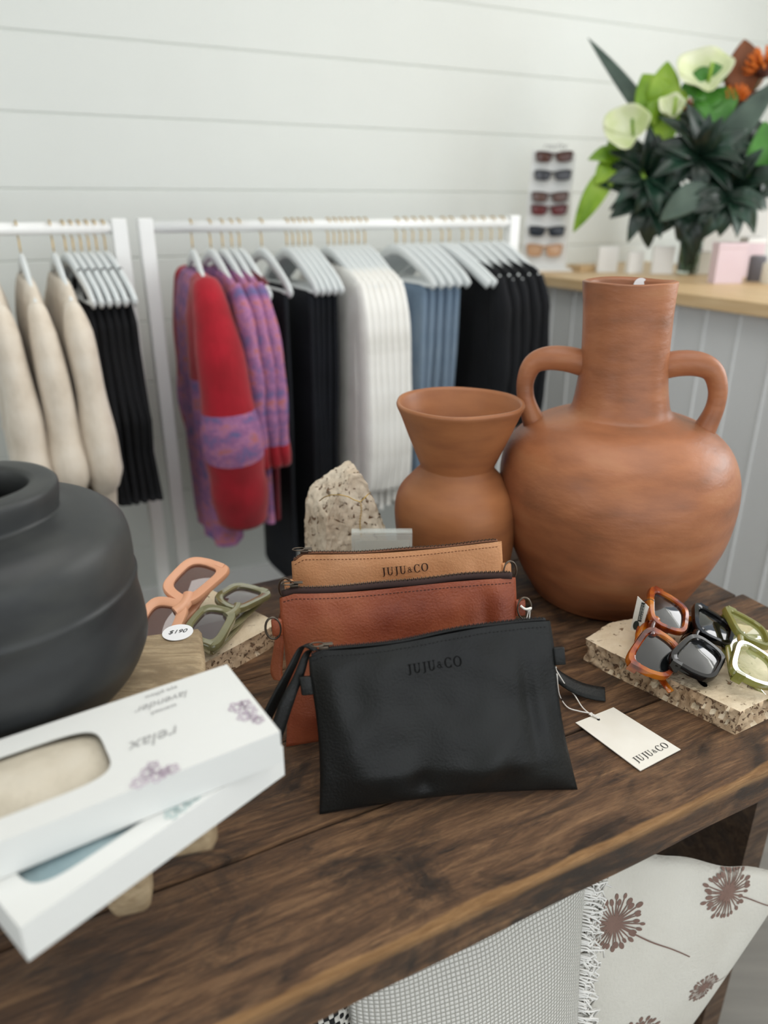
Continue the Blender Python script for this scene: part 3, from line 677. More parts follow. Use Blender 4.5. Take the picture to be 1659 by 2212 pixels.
# loose strap end lying behind at the right
q3 = [at(x, y, TT + h) for x, y, h in [(1180, 1440, .024), (1215, 1468, .018), (1250, 1487, .012), (1280, 1496, .009), (1307, 1500, .007)]]
strip(lp(q3), .0165, (.12, .85, .55), blk_l, 'strap_end', bp_, .0016)
# swing tag on a white string
tg = [at(x, y, TT + .0012) for x, y in [(1243, 1562), (1325, 1529), (1470, 1620), (1383, 1666)]]
mb = MB(); mb.add([p for p in tg] + [p + Vector((0, 0, .0008)) for p in tg], [(0, 1, 2, 3), (7, 6, 5, 4), (0, 4, 5, 1), (1, 5, 6, 2), (2, 6, 7, 3), (3, 7, 4, 0)])
cardc_m = mat('cream_card', ['#e6e2d6', '#ece9df'], rough=.6, scale=30, bump=.05)
tag_o = mb.build('swing_tag', cardc_m, bp_, world=True, smooth=False, weld=True)
exx = (tg[2] - tg[3]); exx.z = 0; exx.normalize(); eyy = Vector((-exx.y, exx.x, 0)); oo = tg[3] + Vector((0, 0, .0012))
ps, wd = serif_text('JUJU & CO'.replace(' ', '')); Wt = (tg[2] - tg[3]).length; sc_ = Wt * .80 / wd; mb = MB(); put_polys(mb, ps, lambda a_, b_: oo + exx * (Wt * .10 + a_ * sc_) + eyy * (.0085 + b_ * sc_)); mb.build('printed_lettering', ink_m, tag_o, world=True, smooth=False)
hole = at(1293, 1554, TT + .0024); mb = MB(); mb.prism([(hole.x + .0016 * math.cos(2 * PI * k / 16), hole.y + .0016 * math.sin(2 * PI * k / 16)) for k in range(16)], hole.z - .0003, hole.z); mb.build('eyelet', ink_m, tag_o, world=True, smooth=False)
mb = MB()
kn = at(1276, 1543, TT + .004)
mb.tube(lp([S1(1, .74, 1), at_d(1203, 1450, .70), at(1222, 1480, TT + .012), at(1240, 1500, TT + .006), at(1258, 1528, TT + .004), kn, hole + Vector((0, 0, .0012))]), .00075, 6)
mb.tube(lp([S1(1, .72, 1) + Vector((.001, 0, -.004)), at(1208, 1500, TT + .008), at(1225, 1527, TT + .004), at(1250, 1536, TT + .004), kn + Vector((0, 0, .001)), hole + Vector((.0015, .001, .001))]), .00075, 6)
mb.tube([kn + Vector((.0016 * math.cos(w_), .0016 * math.sin(w_), .001 * math.sin(2 * w_))) for w_ in [2 * PI * k / 12 for k in range(13)]], .0008, 6)
mb.build('string', string_m, bp_, world=True)
# knotted string on the brown pouch's right ring
rp = S2(1, .80, 1) + e2_ * .010; mb = MB()
mb.tube(lp([rp + Vector((-.006, -.003, .004)), rp + Vector((-.001, -.005, .001)), rp + Vector((.005, -.003, .001)), rp + Vector((.002, -.002, -.003))]), .0013, 6)
mb.tube(lp([rp + Vector((.003, -.003, 0)), rp + Vector((.001, -.004, -.012)), rp + Vector((-.003, -.004, -.026))]), .0006, 6)
mb.tube(lp([rp + Vector((.004, -.003, 0)), rp + Vector((.004, -.004, -.013)), rp + Vector((.000, -.004, -.028))]), .0006, 6)
mb.build('string', string_m, bp2, world=True)
# brown pouch wrist strap hanging down its left side
q4 = [S2(.03, .97, -1), at_d(608, 1340, .72), at_d(602, 1400, .715), at_d(597, 1450, .71), at_d(604, 1470, .706)]
strip(lp(q4), lambda a: .006 + .010 * min(1, a * 1.5), (.85, -.2, 0), brn_l, 'wrist_strap', bp2)

# ------------------------------------------------------------------ acrylic sign holder behind the pouches
acr_m = mat('clear_acrylic', ['#e9f0ec'], rough=.05, alpha=.3, spec=.8)
pa = at_d(759, 1170, .86); pb = at_d(891, 1160, .86); ed = (pb - pa).normalized(); ed.z = 0; ed.normalize(); bb = Vector((-ed.y, ed.x, 0)); hgt = (pa.z + pb.z) / 2 + .004; wdh = (pb - pa).length
ac = thing('acrylic_sign_holder', 'clear acrylic sign holder standing between tan pouch and rock', 'sign holder', ((pa.x + pb.x) / 2, (pa.y + pb.y) / 2, TT))
def panel(c, w, h, t, lean): 
    mb = MB(); mb.m = Matrix.Translation((c.x, c.y, TT)) @ Matrix.Rotation(math.atan2(ed.y, ed.x), 4, 'Z') @ Matrix.Rotation(lean, 4, 'X'); mb.box((0, 0, h / 2), (w, t, h)); return mb
pc_ = (pa + pb) / 2
panel(pc_, wdh, hgt - TT, .002, -.04).build('front_panel', acr_m, ac, world=True, smooth=False)
panel(pc_ + bb * .010, wdh, hgt - TT + .002, .002, -.04).build('back_panel', acr_m, ac, world=True, smooth=False)
panel(pc_ + bb * .005, wdh - .008, hgt - TT - .010, .0006, -.04).build('insert_card', mat('pale_card', ['#d3d4ca', '#dddfd6'], rough=.7, scale=8), ac, world=True, smooth=False)
mb = panel(pc_ + bb * .005, wdh, hgt - TT, .002, -.04); mb = MB(); mb.m = Matrix.Translation((pc_.x + bb.x * .012, pc_.y + bb.y * .012, hgt + .002)) @ Matrix.Rotation(math.atan2(ed.y, ed.x), 4, 'Z'); mb.box((0, 0, 0), (wdh, .013, .002)); mb.build('top_edge', acr_m, ac, world=True, smooth=False)

# ------------------------------------------------------------------ sunglasses
def lens_outline(w, h, cat, n=40, k=.5):
    pts = []
    for i in range(n):
        q = 2 * PI * i / n; c, s = math.cos(q), math.sin(q)
        x = w / 2 * math.copysign(abs(c) ** k, c); y = h / 2 * math.copysign(abs(s) ** k, s)
        y += cat * (x / w) * (1 if y > 0 else .25); x *= 1 + .06 * (y / h)
        if y < 0: x *= 1 - .16 * (-y / h) * 2
        pts.append((x, y))
    return pts
def glasses(name, label, O, X, Y, fm, lm, w=.049, h=.034, rim=.0065, cat=.006, sc=1.0, depth=.006, tipside=1, group=None, k=.5, drop=.0, temple_w=.012, fold=True):
    X = X.normalized(); Y = (Y - X * Y.dot(X)).normalized(); Z = X.cross(Y)
    if Z.z < 0: Z = -Z; 
    t = thing(name, label, 'sunglasses', tuple(O - Vector((0, 0, .0))), group=group)
    def F(x, y, z): return O + X * x * sc + Y * y * sc + Z * z * sc
    mb = MB(); half = w / 2 + .0095
    for sg in (-1, 1):
        inn = [(sg * (half) + sg * x, y) for x, y in lens_outline(w, h, cat, k=k)]
        out = [(sg * (half) + sg * x, y + .0008) for x, y in lens_outline(w + rim * 2, h + rim * 1.9, cat * 1.35, k=k * .95)]
        n = len(inn); vs = []
        bc = lambda x: -6.0 * x * x * .22 
        for loop, z in ((out, -depth * .3), (out, depth * .45), ([(a * .88 + b * .12, c * .88 + d * .12) for (a, c), (b, d) in zip(out, inn)], depth * .8), ([(a * .2 + b * .8, c * .2 + d * .8) for (a, c), (b, d) in zip(out, inn)], depth * .8), (inn, depth * .55), (inn, -depth * .45), ([(a * .6 + b * .4, c * .6 + d * .4) for (a, c), (b, d) in zip(out, inn)], -depth * .6)):
            vs += [F(x, y, z + bc(x)) for x, y in loop]
        m_ = 7; fs = []
        for r in range(m_):
            for i in range(n): fs.append((r * n + i, r * n + (i + 1) % n, ((r + 1) % m_) * n + (i + 1) % n, ((r + 1) % m_) * n + i))
        mb.add(vs, fs)
    mb.tube([F(x, h * .30 + .0025 * (1 - (x / .012) ** 2), depth * .15) for x in (-.014, -.010, -.006, 0, .006, .010, .014)], rim * sc * .62, 10, flat=.85, up=tuple(Z))
    for sg in (-1, 1):   # nose pads moulded
        mb.tube([F(sg * .0085, h * .2, -.001), F(sg * .0078, 0, -.005), F(sg * .010, -h * .2, -.005)], .0022 * sc, 8)
        mb.m = Matrix.Identity(4); hx0 = sg * (w + .0095 + rim * .6); yy = h * .36 + cat * .5
        mb.add([F(hx0 + dx, yy + dy, dz - .006) for dx in (-.003, .003) for dy in (-.005, .005) for dz in (-.006, .006)], [(0, 1, 3, 2), (4, 6, 7, 5), (0, 4, 5, 1), (2, 3, 7, 6), (0, 2, 6, 4), (1, 5, 7, 3)])
    fr = mb.build('frame', fm, t, world=True, angle=40)
    for sg in (-1, 1):
        mb = MB(); inn = lens_outline(w + .001, h + .001, cat, k=k); vs = [F(sg * half, 0, -.0003 - 1.32 * half * half * 1.0 + .0012)] + [F(sg * half + sg * x, y, .0004 - 1.32 * (half + x) ** 2) for x, y in inn]
        n = len(inn); fs = [(0, 1 + i, 1 + (i + 1) % n) for i in range(n)]
        mid = [F(sg * half + sg * x * .55, y * .55, .0014 - 1.32 * (half + x * .55) ** 2) for x, y in inn]
        vs = [F(sg * half, 0, .0019 - 1.32 * half ** 2)] + mid + [F(sg * half + sg * x, y, .0004 - 1.32 * (half + x) ** 2) for x, y in inn]
        fs = [(0, 1 + i, 1 + (i + 1) % n) for i in range(n)] + [(1 + i, 1 + n + i, 1 + n + (i + 1) % n, 1 + (i + 1) % n) for i in range(n)]
        mb.add(vs, fs); mb.build('lens', lm, fr, world=True)
    for sg in (-1, 1):
        hx0 = sg * (w + .0095 + rim * .4); yy = h * .36 + cat * .5; zz = -.012 if sg == tipside else -.019
        if fold: path = [F(hx0, yy, -.010), F(hx0 - sg * .004, yy, zz), F(hx0 - sg * .03, yy - .001, zz - .003), F(hx0 - sg * .07, yy - .002, zz - .002), F(hx0 - sg * .095, yy - .008 - drop, zz), F(hx0 - sg * .118, yy - .022 - drop * 2.2, zz + .001)]
        else: path = [F(hx0, yy, -.008), F(hx0 + sg * .002, yy, -.03), F(hx0, yy - .002, -.08), F(hx0 - sg * .002, yy - .012, -.115), F(hx0 - sg * .004, yy - .032, -.138)]
        mb = MB(); mb.tube(smooth2(path, 5), lambda a: temple_w * sc * .5 * (1.0 - .25 * a), 10, flat=.42, up=tuple(Z) if fold else tuple(X)); mb.build('temple', fm, t, world=True)
        mb = MB(); mb.tube([F(hx0, yy + .003, -.0105), F(hx0, yy - .003, -.0105)], .0014 * sc, 8); mb.build('hinge', darkmetal_m, t, world=True)
    return t, F, X, Y, Z
def plastic(name, cs, sc=25, rough=.12, coat=.6, trans=0, **k): return mat(name, cs, rough=rough, scale=sc, coat=coat, trans=trans, **k)
tort_m = plastic('tortoiseshell', ['#42130a', '#8a360c', '#a85812', '#b96f1e'], 42, .1, .8, pos=[.36, .46, .56, .68], detail=2)
blkp_m = plastic('gloss_black', ['#060607'], 10, .1, .15, spec=.4)
olivec_m = plastic('clear_olive', ['#7f7f38', '#9c9a52'], 20, .12, .25, trans=.35)
peach_m = mat('matt_peach', ['#dc9f7b', '#e6ac88'], rough=.38, scale=6, coat=.15)
olive_m = plastic('olive_acetate', ['#6d6a44', '#8a8764'], 14, .15, .6, trans=.1)
def lensm(name, col, rough=.03, trans=.0, spec=.8): return mat(name, [col], rough=rough, trans=trans, spec=spec, coat=1, ior=1.6)
smoke_m = lensm('smoke_lens', '#121415', spec=.4); blk_lens = lensm('grey_lens', '#141616', spec=.4); clearg_m = mat('pale_green_lens', ['#b9bd86'], rough=.08, alpha=.38, spec=.35); clearg_m.node_tree.nodes['Principled BSDF'].inputs['Coat Weight'].default_value = 0; brownl_m = lensm('brown_lens', '#57362c'); plum_l = lensm('plum_grey_lens', '#473a3c')
# right slab trio: brow edge towards the left and raised, rims resting on the stone
def lay(name, label, pA, pB, z, side, lift, fm, lm, dz=0, **k):
    A_ = at(*pA, z + dz); B_ = at(*pB, z - dz); X = (A_ - B_).normalized(); Oc = (A_ + B_) / 2
    left = Vector((-X.y, X.x, 0)) * side
    Y = left * math.cos(lift) + Vector((0, 0, math.sin(lift)))
    return glasses(name, label, Oc, X, Y, fm, lm, **k)
L_ = ST + .022
g1 = lay('sunglasses', 'glossy tortoiseshell sunglasses with a card tag, leftmost on the right slab', (1443, 1325), (1419, 1408), L_ + .012, 1, math.radians(22), tort_m, smoke_m, dz=.008, sc=1.04, h=.036, tipside=-1, drop=.012, cat=.009)
g2 = lay('sunglasses', 'glossy black sunglasses in the middle of the right slab', (1541, 1352), (1512, 1420), L_ + .004, 1, math.radians(20), blkp_m, blk_lens, dz=.002, sc=1.04, h=.036, tipside=-1, drop=.012, cat=.010)
g3 = lay('sunglasses', 'translucent olive sunglasses with pale lenses at the right picture edge', (1618, 1360), (1630, 1434), L_ + .004, 1, math.radians(22), olivec_m, clearg_m, dz=.002, sc=1.04, h=.036, tipside=-1, drop=.012, cat=.009)
g4 = lay('sunglasses', 'matt peach sunglasses with brown lenses beside the black vase', (412, 1257), (347, 1342), L_ + .018, -1, math.radians(-14), peach_m, brownl_m, dz=.012, sc=1.10, rim=.0115, h=.031, cat=.010)
g5 = lay('sunglasses', 'olive sunglasses with plum-grey lenses on the pale slab', (520, 1287), (453, 1348), L_ + .006, -1, math.radians(-10), olive_m, plum_l, sc=1.04, rim=.0095, h=.031, cat=.010)
# paper tags tied to the sunglasses
def paper_tag(parent, cs, z0, lines, m=cardc_m):
    mb = MB(); nrm = (cs[1] - cs[0]).cross(cs[3] - cs[0]).normalized()
    if nrm.dot(Vector((0, 0, EYE)) - cs[0]) < 0: nrm = -nrm
    mb.add([p for p in cs] + [p + nrm * .0006 for p in cs], [(0, 1, 2, 3), (7, 6, 5, 4), (0, 4, 5, 1), (1, 5, 6, 2), (2, 6, 7, 3), (3, 7, 4, 0)])
    o = mb.build('card_tag', m, parent, world=True, smooth=False, weld=True)
    return o, nrm
T = g1[0]; cs = [at_d(1362, 1360, .825), at_d(1386, 1366, .818), at_d(1402, 1311, .822), at_d(1378, 1288, .83)]
o, nm = paper_tag(T, cs, 0, None); ox, oy = (cs[1] - cs[0]), (cs[3] - cs[0])
f_ = lambda a_, b_: cs[0] + ox * a_ + oy * b_ + nm * .0010
mb = MB(); mb.add([f_(a_, b_) for a_, b_ in [(.46, .30), (.80, .30), (.80, .86), (.46, .86)]], [(0, 1, 2, 3)]); mb.add([f_(.42 + .26 * math.cos(q), .17 + .135 * math.sin(q)) for q in [2 * PI * k / 24 for k in range(24)]], [tuple(range(24))]); dk = mb.build('printed_block', mat('dark_print', ['#26302d'], rough=.6), o, world=True, smooth=False)
for k_, (s_, off) in enumerate((('BIRTHDAY', .50), ('OFFERS', .66))):
    ps, wd = font_text(s_); mb = MB(); put_polys(mb, ps, lambda a_, b_: cs[0] + ox * (off + .13 - b_ * .13) + oy * (.34 + a_ / wd * .48) + nm * .0012); mb.build('printed_text', cardc_m, o, world=True, smooth=False)
mb = MB(); mb.tube(lp([cs[3] + ox * .5 - oy * .1, at_d(1392, 1298, .825), at_d(1405, 1294, .828), at_d(1415, 1300, .83)]), .0004, 5); mb.build('thread', ink_m, T, world=True)
T = g2[0]; cs = [at_d(1515, 1352, .90), at_d(1503, 1338, .90), at_d(1492, 1333, .905), at_d(1500, 1352, .905)]
paper_tag(T, cs, 0, None)
T = g3[0]; ST2 = ST + .002; cs = [at(1595, 1382, ST2), at(1625, 1418, ST2), at(1668, 1385, ST2), at(1640, 1350, ST2)]
o, nm = paper_tag(T, cs, 0, None)
ps, wd = font_text('reality', .35); mb = MB(); ox, oy = (cs[2] - cs[1]), (cs[0] - cs[1]); put_polys(mb, ps, lambda a_, b_: cs[1] + ox * (.12 + a_ / wd * .76) + oy * (.40 + b_ * .34) + nm * .0010); mb.build('printed_text', ink_m, o, world=True, smooth=False)

# ------------------------------------------------------------------ counter
CU, CZ = 1.645, EYE - .22
ct = thing('shop_counter', 'grey tongue-and-groove shop counter with a pale pine top', 'counter', (0, 0, 0), ANG)
mb = MB(); mb.box((CU + .40, .95, CZ - .017), (.80, 2.90, .034)); mb.build('worktop', pine_m, ct, bevel=.003, smooth=False)
mb = MB(); prof = []; v = -.48
while v < 2.33:
    prof += [(CU + .05, v), (CU + .05, v + .094), (CU + .044, v + .098), (CU + .050, v + .102)]; v += .106
vs = [(a_, b_, z) for z in (0, CZ - .034) for a_, b_ in prof]; n = len(prof)
mb.add(vs, [(i, n + i, n + i + 1, i + 1) for i in range(n - 1)]); mb.build('front_panelling', panel_m, ct, smooth=False)
mb = MB(); mb.box((CU + .046, 2.31, (CZ - .034) / 2), (.018, .07, CZ - .034)); mb.build('corner_post', white_m, ct, smooth=False)
mb = MB(); mb.box((CU + .42, -.48, (CZ - .034) / 2), (.74, .02, CZ - .034)); mb.build('end_panel', panel_m, ct, smooth=False)

def ctr(px, v):      # a place on the counter seen at column px, at depth v
    p = at_v(px, 560, v); return Vector((p.x, p.y, CZ))
# sunglasses rack
sp = ctr(1188, 2.19); sd = math.hypot(sp.x, sp.y)
rk = thing('eyewear_display', 'tall white display panel with six pairs of sunglasses on the counter', 'display stand', tuple(sp))
tl, tr, bl_, br_ = at_d(1150, 322, sd + .012), at_d(1244, 330, sd + .012), at_d(1127, 560, sd + .012), at_d(1222, 566, sd + .012)
bl_.z = br_.z = CZ + .004
mb = MB(); back = Vector((.1, .3, 0)).normalized() * .006; mb.add([bl_, br_, tr, tl] + [p + back for p in (bl_, br_, tr, tl)], [(0, 1, 2, 3), (7, 6, 5, 4), (0, 4, 5, 1), (1, 5, 6, 2), (2, 6, 7, 3), (3, 7, 4, 0)])
mb.build('panel', white_m, rk, world=True, smooth=False)
mb = MB(); mb.box((sp.x, sp.y + .03, CZ + .004), (.15, .12, .008)); mb.build('base', white_m, rk, world=True, smooth=False)
ps, wd = font_text('reality', .4); mb = MB(); q0 = at_d(1172, 321, sd + .01); q1_ = at_d(1228, 322, sd + .01); put_polys(mb, ps, lambda a_, b_: q0.lerp(q1_, a_ / wd) + Vector((0, 0, b_ * .028))); mb.build('sign_lettering', greyink_m, rk, world=True, smooth=False, solid=.002)
rows = [(1197, 339, 'brown', '#4c2a20', '#5a3a30', 'brown rimmed sunglasses on the counter display, top row'), (1194, 379, 'charcoal', '#3c3d42', '#4b4c52', 'charcoal sunglasses on the counter display, second row'),
    (1188, 426, 'mocha', '#4f3a35', '#6a5048', 'mocha square sunglasses on the counter display, third row'), (1186, 454, 'wine', '#5a2022', '#6b2c2c', 'wine red sunglasses on the counter display, fourth row'),
    (1181, 500, 'navy', '#23282f', '#2c333c', 'navy black sunglasses on the counter display, fifth row'), (1176, 541, 'amber', '#c99c74', '#cfa886', 'honey amber sunglasses on the counter display, bottom row')]
for px, py, nm_, c1, c2, lab in rows:
    O_ = at_d(px, py, sd - .010); X_ = (tr - tl); X_.z = 0; X_.normalize()
    glasses('sunglasses', lab, O_, X_, Vector((0, 0, 1)), mat('frame_' + nm_, [c1], rough=.3), mat('lens_' + nm_, [c2], rough=.15), w=.047, h=.026 if nm_ != 'amber' else .034, rim=.004, cat=.004, fold=True, temple_w=.006, group='sunglasses on the counter display')
# ------------------------------------------------------------------ small goods on the counter
pinkc_m = mat('pale_pink_card', ['#d9c3cb', '#e2d1d7'], rough=.6, scale=5); creamc_m = mat('cream_box_card', ['#d9d6c8', '#e6e3d6'], rough=.6, scale=9); greyr_m = mat('ribbed_grey', ['#77757a'], rough=.6)
def goods(name, label, cat, px, v, w, d, h, m, rz=-.3, lid=True, ribs=0, lidm=None):
    p = ctr(px, v); t = thing(name, label, cat, tuple(p), rz, 'white jewellery cards on the counter' if name == 'jewellery_card' else None)
    mb = MB(); mb.box((0, 0, h / 2), (w, d, h))
    if ribs:
        mb = MB(); mb.lathe([(w / 2 * .98, 0), (w / 2, h * .95), (w / 2 * .9, h), (0, h)], 40)
        for k in range(ribs): a_ = 2 * PI * k / ribs; mb.tube([(w / 2 * math.cos(a_), w / 2 * math.sin(a_), 0), (w / 2 * math.cos(a_), w / 2 * math.sin(a_), h * .95)], .002, 6)
    mb.build('body', m, t, bevel=.0015, smooth=bool(ribs))
    if lid: mb = MB(); mb.box((0, 0, h - .008), (w + .002, d + .002, .016)); mb.build('lid', lidm or m, t, bevel=.001, smooth=False)
    return t
goods('gift_box', 'pale pink upright box on the counter beside the grey jar', 'box', 1573, 1.60, .088, .04, .115, pinkc_m, .1)
goods('gift_box', 'white and pink box standing behind the pale pink one', 'box', 1620, 1.72, .06, .05, .12, pinkc_m, .1, lidm=white_m)
goods('ribbed_jar', 'grey ribbed jar on the counter right of the pink box', 'jar', 1638, 1.60, .045, .045, .075, greyr_m, 0, lid=False, ribs=24)
goods('cream_jar', 'cream jar at the far right of the counter', 'jar', 1668, 1.53, .04, .04, .06, creamc_m, 0, lid=False, ribs=18)
goods('small_box', 'small cream box on the counter just right of the glass vase', 'box', 1515, 1.86, .062, .04, .07, creamc_m, .1)
goods('jewellery_card', 'white jewellery card on the counter nearest the eyewear display', 'card', 1312, 2.05, .07, .02, .085, white_m, .1, lid=False)
goods('jewellery_card', 'white jewellery card in the middle of the counter row', 'card', 1372, 1.98, .06, .02, .07, white_m, .35, lid=False)
goods('jewellery_card', 'white jewellery card on the counter closest to the glass vase', 'card', 1432, 1.92, .07, .02, .09, white_m, -.1, lid=False)
goods('wooden_riser', 'pale wooden riser block on the counter beside the eyewear display', 'riser', 1268, 2.13, .09, .08, .022, pine_m, .3, lid=False)
p = ctr(1570, 2.0); t = thing('display_board', 'white display board behind the bouquet on the counter', 'board', tuple(p), -.25)
mb = MB(); mb.box((0, 0, .16), (.30, .012, .32)); mb.build('panel', white_m, t, smooth=False); mb = MB(); mb.box((0, .04, .005), (.2, .08, .01)); mb.build('foot', white_m, t, smooth=False)

# ------------------------------------------------------------------ bouquet
fb = ctr(1489, 1.88); FD = math.hypot(fb.x, fb.y)
glass_m = mat('vase_glass', ['#dfeee6'], rough=.02, trans=1, ior=1.3)
gv = thing('glass_vase', 'clear glass vase holding the bouquet on the counter', 'vase', tuple(fb))
mb = MB(); mb.lathe([(0, 0), (.033, 0), (.036, .01), (.037, .10), (.044, .165), (.042, .165), (.034, .10), (.032, .012), (0, .010)], 40); mb.build('body', glass_m, gv)
mb = MB(); mb.lathe([(0, .011), (.0315, .011), (.034, .10), (0, .10)], 32); mb.build('water', mat('stem_water', ['#9fb59f'], rough=.03, trans=.9, ior=1.33), gv)
G = {k: mat('leaf_' + k, c, rough=r, scale=12, spec=.5, coat=ct_) for k, c, r, ct_ in (
    ('dark', ['#0e1f17', '#183024', '#284a3a'], .36, .2), ('grey', ['#3c4b44', '#5c6f64'], .55, 0), ('lime', ['#5f8a10', '#86ad2b', '#a3c24a'], .45, .1), ('green', ['#2f6a1c', '#4b8a30'], .4, .1),
    ('pale', ['#c3d38c', '#dfe6bd', '#ecefd6'], .5, 0), ('brown', ['#6f3f22', '#8a5230'], .6, 0), ('stem', ['#2f3f28', '#45583a'], .6, 0), ('orange', ['#c65a10', '#e57d22'], .55, 0), ('darkbrown', ['#3a1d16', '#55291c'], .6, 0))}
mouth = fb + Vector((0, 0, .155))
def blade(mb, a_, b_, w, bend=.02, face=(0, -1, .3), fold=.25, shape=1.0, wav=0, seed=0):
    a_, b_ = Vector(a_), Vector(b_); d = b_ - a_; L = d.length; d.normalize(); f = Vector(face); f = (f - d * f.dot(d)).normalized(); s = d.cross(f)
    def fn(i, j):
        prof = (math.sin(PI * min(1, i ** (.75 * shape))) ** .8) if i < 1 else 0
        prof = max(prof, .03); x = (j - .5) * w * prof
        return a_ + d * L * i + f * (bend * math.sin(PI * i) + fold * abs(x) + wav * math.sin(i * 16 + seed) * abs(j - .5)) + s * x
    mb.grid(fn, 14, 6)
def stemp(t, px, py, dd=0):
    tip = at_d(px, py, FD + dd); mb = MB(); inn = fb + Vector((random.uniform(-.015, .015), random.uniform(-.012, .012), .03)); mth = mouth + Vector((random.uniform(-.022, .022), random.uniform(-.018, .018), 0))
    mb.tube(smooth2([inn, mth, mouth.lerp(tip, .5) + Vector((0, 0, .02)), tip], 6), .0028, 7); mb.build('stem', G['stem'], t, world=True); return tip
def leaf_thing(label, cat, name, base, tips, m, dd=0, part='leaf'):
    t = thing(name, label, cat, tuple(fb + Vector((0, 0, .03)))); tip = stemp(t, base[0], base[1], dd)
    for k, (px, py, ddd, w, fc) in enumerate(tips):
        mb = MB(); blade(mb, tip, at_d(px, py, FD + dd + ddd), w, bend=.018 + .01 * math.sin(k * 3), face=fc, seed=k); mb.build(part, m, t, world=True, solid=.0012)
    return t
Fc = (-.3, -1, .3)
leaf_thing('long dark strap leaf reaching up to the left of the bouquet', 'leaf', 'strap_leaf', (1452, 330), [(1270, 82, .02, .052, Fc)], G['grey'], .03)
leaf_thing('broad grey-green strap leaf rising to the right of the bouquet', 'leaf', 'strap_leaf', (1530, 352), [(1690, 165, -.03, .085, Fc)], G['grey'], -.05)
leaf_thing('upright brown magnolia leaf at the top of the bouquet', 'leaf', 'magnolia_leaf', (1600, 215), [(1608, 85, .0, .12, (-.2, -1, .1))], G['brown'], .02)
leaf_thing('lime green leaves hanging at the far left of the bouquet', 'foliage', 'lime_foliage', (1330, 350), [(1238, 502, -.02, .075, Fc), (1270, 345, .0, .075, (0, -1, 1)), (1285, 400, -.03, .07, Fc), (1350, 280, .02, .08, Fc), (1400, 400, -.03, .06, Fc)], G['lime'], -.06)
leaf_thing('lime green leaves above the left side of the bouquet', 'foliage', 'lime_foliage', (1425, 250), [(1388, 160, 0, .12, Fc), (1442, 132, 0, .10, Fc), (1490, 200, -.02, .09, Fc), (1396, 225, -.04, .10, Fc), (1440, 320, -.05, .10, Fc)], G['lime'], -.03)
leaf_thing('fresh green leaves beneath the pale upper flower', 'foliage', 'green_foliage', (1540, 190), [(1470, 190, -.02, .10, Fc), (1553, 285, -.04, .12, Fc), (1562, 115, .02, .06, Fc), (1505, 255, -.03, .09, Fc)], G['green'], -.02)
leaf_thing('bright green rounded leaf at the right picture edge', 'leaf', 'round_leaf', (1650, 400), [(1652, 262, -.02, .12, Fc)], G['green'], -.08)
def spray(label, px, py, n, R_, dd, m=G['dark'], a0=0, w=.058, span=360):
    t = thing('leaf_spray', label, 'foliage', tuple(fb + Vector((0, 0, .03))), group='dark leaf sprays in the bouquet'); tip = stemp(t, px, py, dd)
    D = tip.y * .92
    for k in range(n):
        a_ = math.radians(a0 + span * k / n + random.uniform(-9, 9)); r = R_ * random.uniform(.8, 1.12); dp = random.uniform(-.07, .03)
        mb = MB(); blade(mb, tip, at_d(px + r * math.cos(a_), py + r * math.sin(a_) * .95, FD + dd + dp), w * random.uniform(.85, 1.15), bend=.02, face=(random.uniform(-.4, .4), -1, random.uniform(.2, .9)), seed=k)
        mb.build('leaf', m, t, world=True, solid=.0012)
spray('dark green leaf rosette at the centre of the bouquet', 1512, 335, 15, 116, -.10, a0=10)
spray('dark green leaves on the left side of the bouquet', 1400, 375, 14, 107, -.06, a0=60)
spray('dark green leaves low on the right of the bouquet', 1590, 400, 15, 110, -.08, a0=0)
spray('dark green leaves hanging low at the left above the counter cards', 1395, 430, 8, 102, -.03, a0=20, span=200, w=.06)
spray('dark green leaves hanging low at the right over the pink box', 1570, 425, 9, 99, -.12, a0=10, span=190, w=.055)
spray('dark green leaves just above the mouth of the glass vase', 1490, 430, 11, 104, -.02, a0=-10, span=220, w=.055)
spray('dark leaves behind the top of the central rosette', 1530, 290, 9, 87, .04, a0=200, span=170)
spray('dark green leaves at the right picture edge of the bouquet', 1640, 340, 11, 93, -.02, a0=90)
leaf_thing('large grey-green leaf low in the front of the bouquet', 'leaf', 'broad_leaf', (1530, 400), [(1425, 478, -.02, .085, Fc)], G['grey'], -.14)
leaf_thing('drooping dark green leaves over the glass vase', 'foliage', 'drooping_foliage', (1490, 445), [(1462, 520, -.02, .06, Fc), (1500, 560, -.01, .07, Fc), (1480, 590, 0, .05, Fc)], G['dark'], -.07)
def spathe(label, px, py, r, dd, tilt):
    t = thing('pale_flower', label, 'flower', tuple(fb + Vector((0, 0, .03)))); c = stemp(t, px, py, dd)
    mb = MB(); d = Vector((tilt[0], -.9, tilt[1])).normalized(); s = d.cross(Vector((0, 0, 1))).normalized(); u_ = s.cross(d)
    def fn(i, j):
        a_ = 2 * PI * j; rr = r * (1 + .35 * math.cos(a_ - .6) + .1 * math.sin(3 * a_)) * i; return c + s * rr * math.cos(a_) + u_ * rr * math.sin(a_) + d * (.045 * i * i + .008 * math.sin(5 * a_) * i)
    mb.grid(fn, 8, 30); mb.build('spathe', G['pale'], t, world=True, solid=.0015)
    mb = MB(); mb.tube([c, c + d * .03 + u_ * .01, c + d * .05 + u_ * .025], .005, 8); mb.build('spadix', G['lime'], t, world=True)
spathe('pale green-white flower at the left of the bouquet', 1368, 292, .066, -.10, (-.5, .4))
spathe('pale green-white flower near the top of the bouquet', 1530, 178, .076, -.04, (-.2, .7))
spathe('small pale green flower between the two large ones', 1455, 250, .036, -.08, (-.3, .6))
